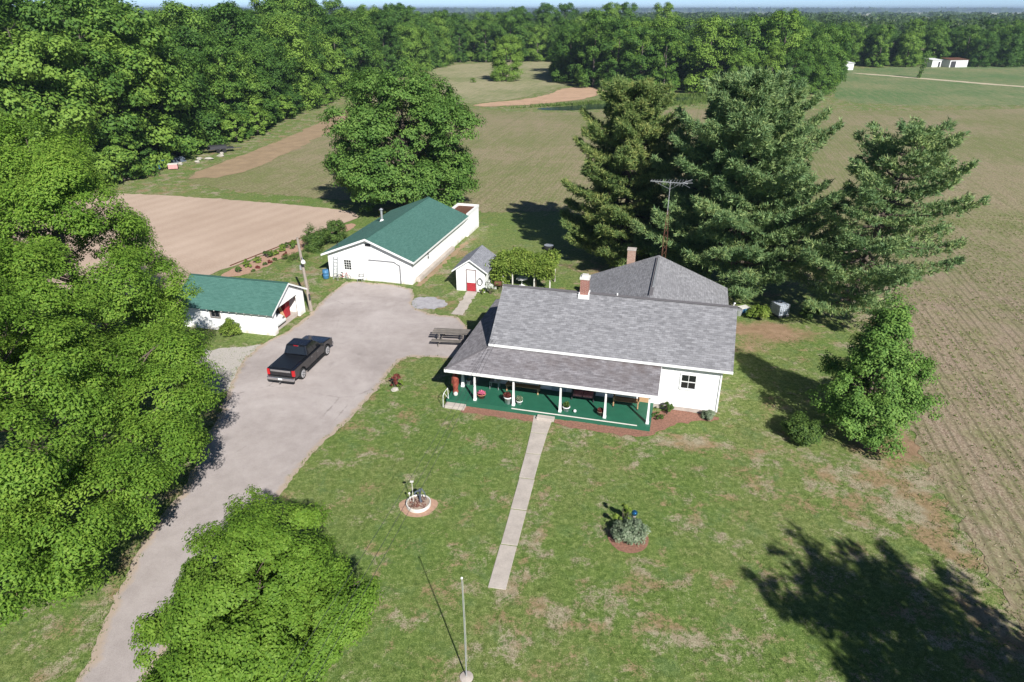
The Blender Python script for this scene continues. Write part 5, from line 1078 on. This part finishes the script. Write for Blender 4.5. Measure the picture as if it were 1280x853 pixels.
for y in np.arange(97, 230, 4.2):      # scrubby edge
    x = ex_(y) + wr_.uniform(-.5, 2.2)
    if wr_.random() < .62: put_tree(x, y, 5, wr_.uniform(.45, .95), "low scrubby edge tree at the foot of the left woods", "edge scrub of the left woods", wr_.uniform(0, 6.28), wr_.uniform(.6, 1.0), "edge_shrub")
# back line across the meadow
cand = [(wr_.uniform(-60, 75), wr_.uniform(352, 400)) for _ in range(3000)]
for x, y in spaced(cand, 8.2, have)[:75]:
    put_tree(x, y, wr_.choice([0, 1, 2, 3, 4]), wr_.choice((.78, .88, .95, 1.02, 1.16)), "leafy tree in the wood line beyond the hay meadow", "trees beyond the hay meadow", wr_.uniform(0, 6.28)); have.append((x, y))
# clump behind the pond
cy_ = lambda x: float(np.interp(x, [17, 19, 24, 30, 46, 60, 68, 79, 90, 102, 120, 134, 140], [272, 254, 240, 229, 219, 219, 200, 203, 214, 236, 272, 312, 330]))
cand = [(x, cy_(x) + 2 + abs(wr_.gauss(0, 16))) for x in [wr_.uniform(19, 138) for _ in range(4000)]]
cand = [(x, cy_(x) + 1.5) for x in np.arange(20, 138, 6.5)] + cand
for x, y in spaced(cand, 7.0, have)[:95]:
    put_tree(x, y, wr_.choice([0, 1, 2, 3, 3]), wr_.choice((.68, .8, .88, .95, 1.1)), "leafy tree in the clump behind the pond", "trees behind the pond", wr_.uniform(0, 6.28)); have.append((x, y))
# right-hand line behind the small sheds
cand = [(x, 322 + wr_.uniform(0, 5)) for x in np.arange(128, 300, 6.5)] + [(wr_.uniform(120, 310), wr_.uniform(326, 370)) for _ in range(2500)]
cand = [c for c in cand if not (130 < c[0] < 150 and c[1] < 324) and not (182 < c[0] < 203 and c[1] < 333)]
for x, y in spaced(cand, 8.0, have)[:80]:
    put_tree(x, y, wr_.choice([0, 1, 2, 3, 3]), wr_.uniform(.74, .95), "leafy tree in the wood line behind the far white sheds", "trees behind the far sheds", wr_.uniform(0, 6.28)); have.append((x, y))
put_tree(-2.0, 258, 2, .80, "lone round tree standing in the hay meadow", None, 1.0, 1.0, "meadow_tree")
put_tree(20.5, 251, 5, .95, "bushy low tree at the end of dirt bank", None, 2.0, 1.0, "bank_bush")
put_tree(-13.5, 252, 5, .3, "tiny bush at the edge of hay meadow", None, 2.0, .7, "meadow_bush")

# far canopy to the horizon: one mass per distance band
def far_band(name, y0, y1, n, size, hgt, per, leafs):
    rs = np.random.RandomState(int(y0)); y = y0 + (y1 - y0) * rs.uniform(0, 1, n) ** 1.3; x = rs.uniform(-.95, .95, n) * y
    keep = np.sin(x * 6.1 / y0 * 2 + y0) * np.cos(y * 9 / y0) > -.75; x, y = x[keep], y[keep]; n = len(x); h = hgt * rs.uniform(.75, 1.1, n); r = size * rs.uniform(.7, 1.3, n)
    idx = np.repeat(np.arange(n), per); d = sph(rs, n * per); d[:, 2] = np.abs(d[:, 2]) * 1.2 - .25
    P = np.stack([x[idx] + d[:, 0] * r[idx], y[idx] + d[:, 1] * r[idx], h[idx] * .6 + d[:, 2] * h[idx] * .38], 1)
    V, F = leaf_geo(P, d + rs.normal(size=d.shape) * .4, leafs, leafs * .7, rs); o = stuff(np_mesh(name, V, F, M["l_far"])); o["label"] = "hazy far woods stretching to the horizon"; o["category"] = "woods"; return o
far_band("far_woods", 385, 560, 800, 5.5, 17.5, 45, 2.2)
far_band("far_woods", 560, 950, 800, 8, 17, 30, 3.6)
far_band("far_woods", 950, 1900, 700, 15, 16.5, 24, 7)
far_band("far_woods", 1900, 2600, 260, 26, 14, 22, 12)
for k_, (x0, x1, y0, y1) in enumerate(((-1500, -500, 2900, 4300), (-330, 20, 2700, 4300), (250, 620, 3000, 4600), (900, 1500, 2900, 3900), (1700, 2600, 3100, 4700), (-3300, -2100, 3000, 4600))): struct(sheet("far_field", [(x0, y0), (x1, y0 + 150), (x1 * 1.3, y1), (x0 * 1.3 + 60, y1 - 200)], .3, plain("pale_far_field", (.42, .40, .26), .95, .15, .003), 60, 8, 60 + k_, 0))
far_band("far_woods", 5000, 9000, 600, 90, 21, 22, 40)

# a low far ridge on the right
mb = MB(); pts = []; n = 60
for i in range(n + 1):
    x = -2000 + i * 200; h = 12 + 24 * math.exp(-((x - 6200) / 3000) ** 2) + 3 * math.sin(i * 1.7)
    pts.append((x, h))
for i, (x, h) in enumerate(pts): mb.v += [(x, 10500, -1), (x, 11500, h), (x, 13000, -1)]
for i in range(n): k = i * 3; mb.f += [(k, k + 3, k + 4, k + 1), (k + 1, k + 4, k + 5, k + 2)]
struct(mb.build("far_hills", M["l_far"]))

# ================================================================== FAR SHEDS, POLE WITH VINE, DEBRIS
def far_shed(name, label, loc, rz, w_, d_, h_, wall, roof, door, gable=True):
    t = thing(name, label, "shed", loc, rz); MB().box(-w_ / 2, w_ / 2, -d_ / 2, d_ / 2, 0, h_).build("wall", wall, t)
    if gable:
        mb = MB(); mb.prism([(-w_ / 2, -d_ / 2, h_), (-w_ / 2, d_ / 2, h_), (-w_ / 2, 0, h_ + .9)], (w_, 0, 0), 0); mb.build("gable", wall, t)
        roof_part("roof", [[(-w_ / 2 - .3, -d_ / 2 - .3, h_ - .1), (w_ / 2 + .3, -d_ / 2 - .3, h_ - .1), (w_ / 2 + .3, 0, h_ + 1.0), (-w_ / 2 - .3, 0, h_ + 1.0)], [(-w_ / 2 - .3, d_ / 2 + .3, h_ - .1), (-w_ / 2 - .3, 0, h_ + 1.0), (w_ / 2 + .3, 0, h_ + 1.0), (w_ / 2 + .3, d_ / 2 + .3, h_ - .1)]], roof, t)
    else: roof_part("roof", [[(-w_ / 2 - .3, -d_ / 2 - .3, h_ + .12), (w_ / 2 + .3, -d_ / 2 - .3, h_ + .12), (w_ / 2 + .3, d_ / 2 + .3, h_ + .6), (-w_ / 2 - .3, d_ / 2 + .3, h_ + .6)]], roof, t)
    MB().box(door[0], door[1], -d_ / 2 - .04, -d_ / 2 - .004, 0, door[2]).build("door", door[3], t); return t
far_shed("trailer_shed", "low white shed with flat roof at the far tree line", (138, 308, 0), .25, 8.5, 5, 2.6, M["tinwhite"], M["tinwhite"], (-.5, .6, 2.0, M["white"]), False)
far_shed("white_cottage", "small white gabled building behind the low far shed", (133.5, 315, 0), 1.3, 6, 6, 4.2, M["white"], M["tin"], (-.5, .5, 2, M["dark"]))
far_shed("pole_shed", "far open-sided shed with brown tin roof at right", (194.5, 324, 0), .2, 9, 6, 3.0, M["tinwhite"], M["rust"], (-4, -1.5, 2.5, M["dark"]), False)
far_shed("small_far_shed", "small white shed left of the brown-roofed far shed", (185.5, 324.5, 0), .2, 4.5, 5, 2.8, M["white"], M["tinwhite"], (.8, 1.8, 2.2, M["dark"]), False)
t = thing("vine_pole", "narrow leaning pole wrapped in green vine in far field", "pole", (150.2, 269.3, 0)); MB().tube([(0, 0, -.1), (1.6, 0, 9)], [.16, .1], 7).build("pole", M["pole"], t)
rs = np.random.RandomState(99); z = rs.uniform(0, 9, 600) ; P = np.stack([z * .178 + rs.normal(size=600) * (.25 + z * .05), rs.normal(size=600) * .4, z], 1); V, F = leaf_geo(P, sph(rs, 600), .5, .35, rs); np_mesh("vine", V, F, M["l_oak"], t)
def junk_box(name, label, cat, loc, rz, w_, d_, h_, m1, m2):
    t = thing(name, label, cat, loc, rz); MB().box(-w_ / 2, w_ / 2, -d_ / 2, d_ / 2, .12, h_).build("box", m1, t, bevel=.04); MB().box(-w_ / 2 - .03, w_ / 2 + .03, -d_ / 2 - .03, d_ / 2 + .03, h_ + .001, h_ + .06).build("lid", m2, t)
    for sx in (-1, 1): MB().box(*sorted((sx * w_ * .3, sx * w_ * .42)), -d_ / 2, d_ / 2, 0, .119).build("runner", M["dark"], t)
junk_box("junk_crate", "faded red and white crate dumped at the woods edge", "crate", (-54.0, 110.0, 0), .3, 1.4, 1.0, .8, plain("faded_pink", (.55, .28, .27), .8, .3), M["offwhite"])
junk_box("junk_crate", "blue crate half hidden beside the red one at woods edge", "crate", (-56.6, 110.4, 0), -.2, 1.6, 1.4, 1.2, M["blue"], M["blue"])
t = thing("junk_boat", "upturned grey boat hull lying by the woods edge", "boat", (-56.2, 115.5, 0), .9); mb = MB(); mb.v = [(-2, 0, .2), (-1.2, -.7, 0), (1.6, -.75, 0), (1.6, .75, 0), (-1.2, .7, 0), (-1.2, 0, .75), (1.6, 0, .8)]; mb.f = [(0, 1, 5), (0, 5, 4), (1, 2, 6, 5), (4, 5, 6, 3), (2, 3, 6), (0, 4, 3, 2, 1)]; mb.build("hull", M["slate"], t); MB().bar((-1.2, 0, .77), (1.6, 0, .82), .06).build("keel", M["dark"], t)
rk = random.Random(3)
for i, (x, y) in enumerate(((-52.9, 117.4), (-51.4, 117.6), (-50.3, 120.0), (-54.2, 113.0), (-50.9, 122.0), (-52.2, 114.8))):
    mb = MB(); mb.blob((0, 0, .2), (rk.uniform(.3, .85), rk.uniform(.3, .6), rk.uniform(.18, .4)), rk, 9, 6, .2); tag(mb.build("limestone_rock", M["rock"], loc=(x, y, 0)), "pale rock in the row at the woods edge", "rock", "rocks at the woods edge")
t = thing("old_trailer", "dark flat trailer parked under trees at the woods edge", "trailer", (-52.0, 124.5, 0), .5); MB().box(-2.2, 2.2, -.9, .9, .6, .75).build("bed", M["dark"], t); MB().bar((2.2, 0, .65), (3.6, 0, .5), .1).build("drawbar", M["dark"], t)
for x in (-.5, .5):
    for sy in (-1, 1): MB().tube([(x, sy * .95, .35), (x, sy * 1.15, .35)], .35, 14).build("wheel", M["rubber"], t)
MB().box(-2.0, 1.0, -.8, .8, .751, 1.15).build("load", M["dark"], t)

# ================================================================== GROUND COVER (stuff)
def tufts(name, label, X, Y, h, wd, per, mat, seed, z=0.0, spread=.05, cat="grass"):
    rs = np.random.RandomState(seed); n = len(X); idx = np.repeat(np.arange(n), per); k = len(idx)
    b = np.stack([X[idx] + rs.normal(size=k) * spread, Y[idx] + rs.normal(size=k) * spread, np.full(k, z)], 1); d = rs.normal(size=(k, 3)) * .55; d[:, 2] = 1; d = unit(d); s_ = unit(np.cross(d, sph(rs, k)))
    hh = (h * rs.uniform(.5, 1.3, n))[idx][:, None] * rs.uniform(.6, 1.2, (k, 1)); V = np.stack([b - s_ * wd, b + s_ * wd, b + d * hh], 1).reshape(-1, 3)
    o = stuff(np_mesh(name, V, np.arange(k * 3).reshape(-1, 3), mat)); o["label"] = label; o["category"] = cat; return o
def inpoly(X, Y, poly):
    c = np.zeros(len(X), bool); n = len(poly); j = n - 1
    for i in range(n):
        xi, yi = poly[i]; xj, yj = poly[j]; c ^= ((yi > Y) != (yj > Y)) & (X < (xj - xi) * (Y - yi) / (yj - yi + 1e-9) + xi); j = i
    return c
HB = [H(-.2, -.9)[:2], H(17.8, -.9)[:2], H(17.8, 15.8)[:2], H(-.2, 15.8)[:2]]
rs = np.random.RandomState(300); n = 46000
X = rs.uniform(-22, 23, n); Y = 15 + 33 * rs.uniform(0, 1, n) ** 1.25
lum = np.sin(X * 1.3 + np.sin(Y * .7) * 2) * np.cos(Y * 1.1 + np.cos(X * .9) * 2)
wx, wy = X - (-.66 + (Y - 22.3) * .188), Y
ok = ~inpoly(X, Y, DR) & ~inpoly(X, Y, HB) & ~((np.abs(wx) < .75) & (Y > 22) & (Y < 37.5)) & (ep(X, Y) < -1.5) & (rs.uniform(-1.2, 1, n) < lum) & (np.hypot(X + 4.8, Y - 27.9) > 1.1) & (np.hypot(X - 5.6, Y - 25.5) > 1.15)
tufts("lawn_grass", "short green tufts of grass over the front lawn", X[ok], Y[ok], .075, .014, 4, M["l_grass"], 301, 0, .06)
# taller fringe along the driveway
px, py = [], []
p = np.array(outline(smooth_poly(DR, 1), .12, .05, 41))
k = rs.uniform(0, 1, len(p)) < .8; tufts("verge_grass", "taller grass fringe along the driveway edges", p[k, 0] + rs.normal(size=k.sum()) * .12, p[k, 1] + rs.normal(size=k.sum()) * .12, .12, .018, 6, M["l_grass"], 302, 0, .07)
n = 5200; Y = rs.uniform(17, 62, n); X = rs.uniform(18, 36, n); e_ = ep(X, Y); lum = np.sin(X * 2.1 + Y) * np.cos(Y * 1.3 - X * .7); ok = (e_ > -2.2) & (e_ < 1.6) & (rs.uniform(-1, .9, n) < lum)
tufts("edge_weeds", "weedy grass tufts along the right-hand field edge", X[ok], Y[ok], .13, .022, 7, M["l_grass"], 307, .01, .11)
# seedlings in rows and straw in the crop field close by
ca, sa = math.cos(AX), math.sin(AX)
U, Vv = [], []
for i in range(115):
    u = 14 + i * .62; v = np.arange(-22, 60, .2); v = v + rs.normal(size=len(v)) * .12; U.append(np.full(len(v), u) + rs.normal(size=len(v)) * .06); Vv.append(v)
U = np.concatenate(U); Vv = np.concatenate(Vv); X = HO[0] + U * ca - Vv * sa; Y = HO[1] + U * sa + Vv * ca
ok = (ep(X, Y) > .5) & (Y > 14) & (X < .80 * Y + 14) & (rs.uniform(0, 1, len(X)) < .34 + .40 * (np.sin(X * .5 + Y * .21) * np.cos(Y * .33 - X * .1)))
tufts("crop_seedlings", "rows of small green seedlings in the right-hand field", X[ok], Y[ok], .11, .034, 6, M["l_crop"], 303, .02, .07, "crop")
n = 16000; X = rs.uniform(19, 62, n); Y = rs.uniform(14, 62, n); ok = (ep(X, Y) > -.3) & (X < .80 * Y + 14); X, Y = X[ok], Y[ok]
P = np.stack([X, Y, np.full(len(X), .035)], 1); N = rs.normal(size=P.shape) * .25 + np.array([0, 0, 1]); V, F = leaf_geo(P, N, .22, .04, rs); o = stuff(np_mesh("straw_residue", V, F, M["l_straw"])); o["label"] = "pale straw bits scattered over the right-hand field"; o["category"] = "straw"
# reeds round the pond
th = rs.uniform(0, 1, 2600); ring = outline(smooth_poly([(3, 182), (12.5, 189), (20, 192.5), (36, 203.5), (59, 216), (54, 199), (38, 188.6), (20.5, 179.5), (10, 178)], 1), .5, .4, 44)
ring = np.array(ring); q = ring[rs.randint(0, len(ring), 2600)] + rs.normal(size=(2600, 2)) * np.array([2.2, .9]); q = q[(q[:, 1] > 185.5 + (q[:, 0] - 5) * .40) | (q[:, 0] > 30)]; tufts("pond_reeds", "green reeds and tall grass around the pond", q[:, 0], q[:, 1], .9, .10, 5, M["l_grass"], 305, .0, .3)

# ================================================================== HAZE
hz = MB(); hz.box(-31000, 31000, -3100, 31000, -1.0, 45.0); ho = stuff(hz.build("haze", M["white"]))
hm = bpy.data.materials.new("haze_air"); hm.use_nodes = True; ht = hm.node_tree; ht.nodes.clear()
vo = ht.nodes.new("ShaderNodeVolumePrincipled"); vo.inputs["Color"].default_value = (.62, .80, 1.0, 1); vo.inputs["Density"].default_value = 0.00017; vo.inputs["Anisotropy"].default_value = .2
om = ht.nodes.new("ShaderNodeOutputMaterial"); ht.links.new(vo.outputs[0], om.inputs["Volume"]); ho.data.materials.clear(); ho.data.materials.append(hm)
ho["label"] = "thin blue haze over the distant land"; ho["category"] = "haze"
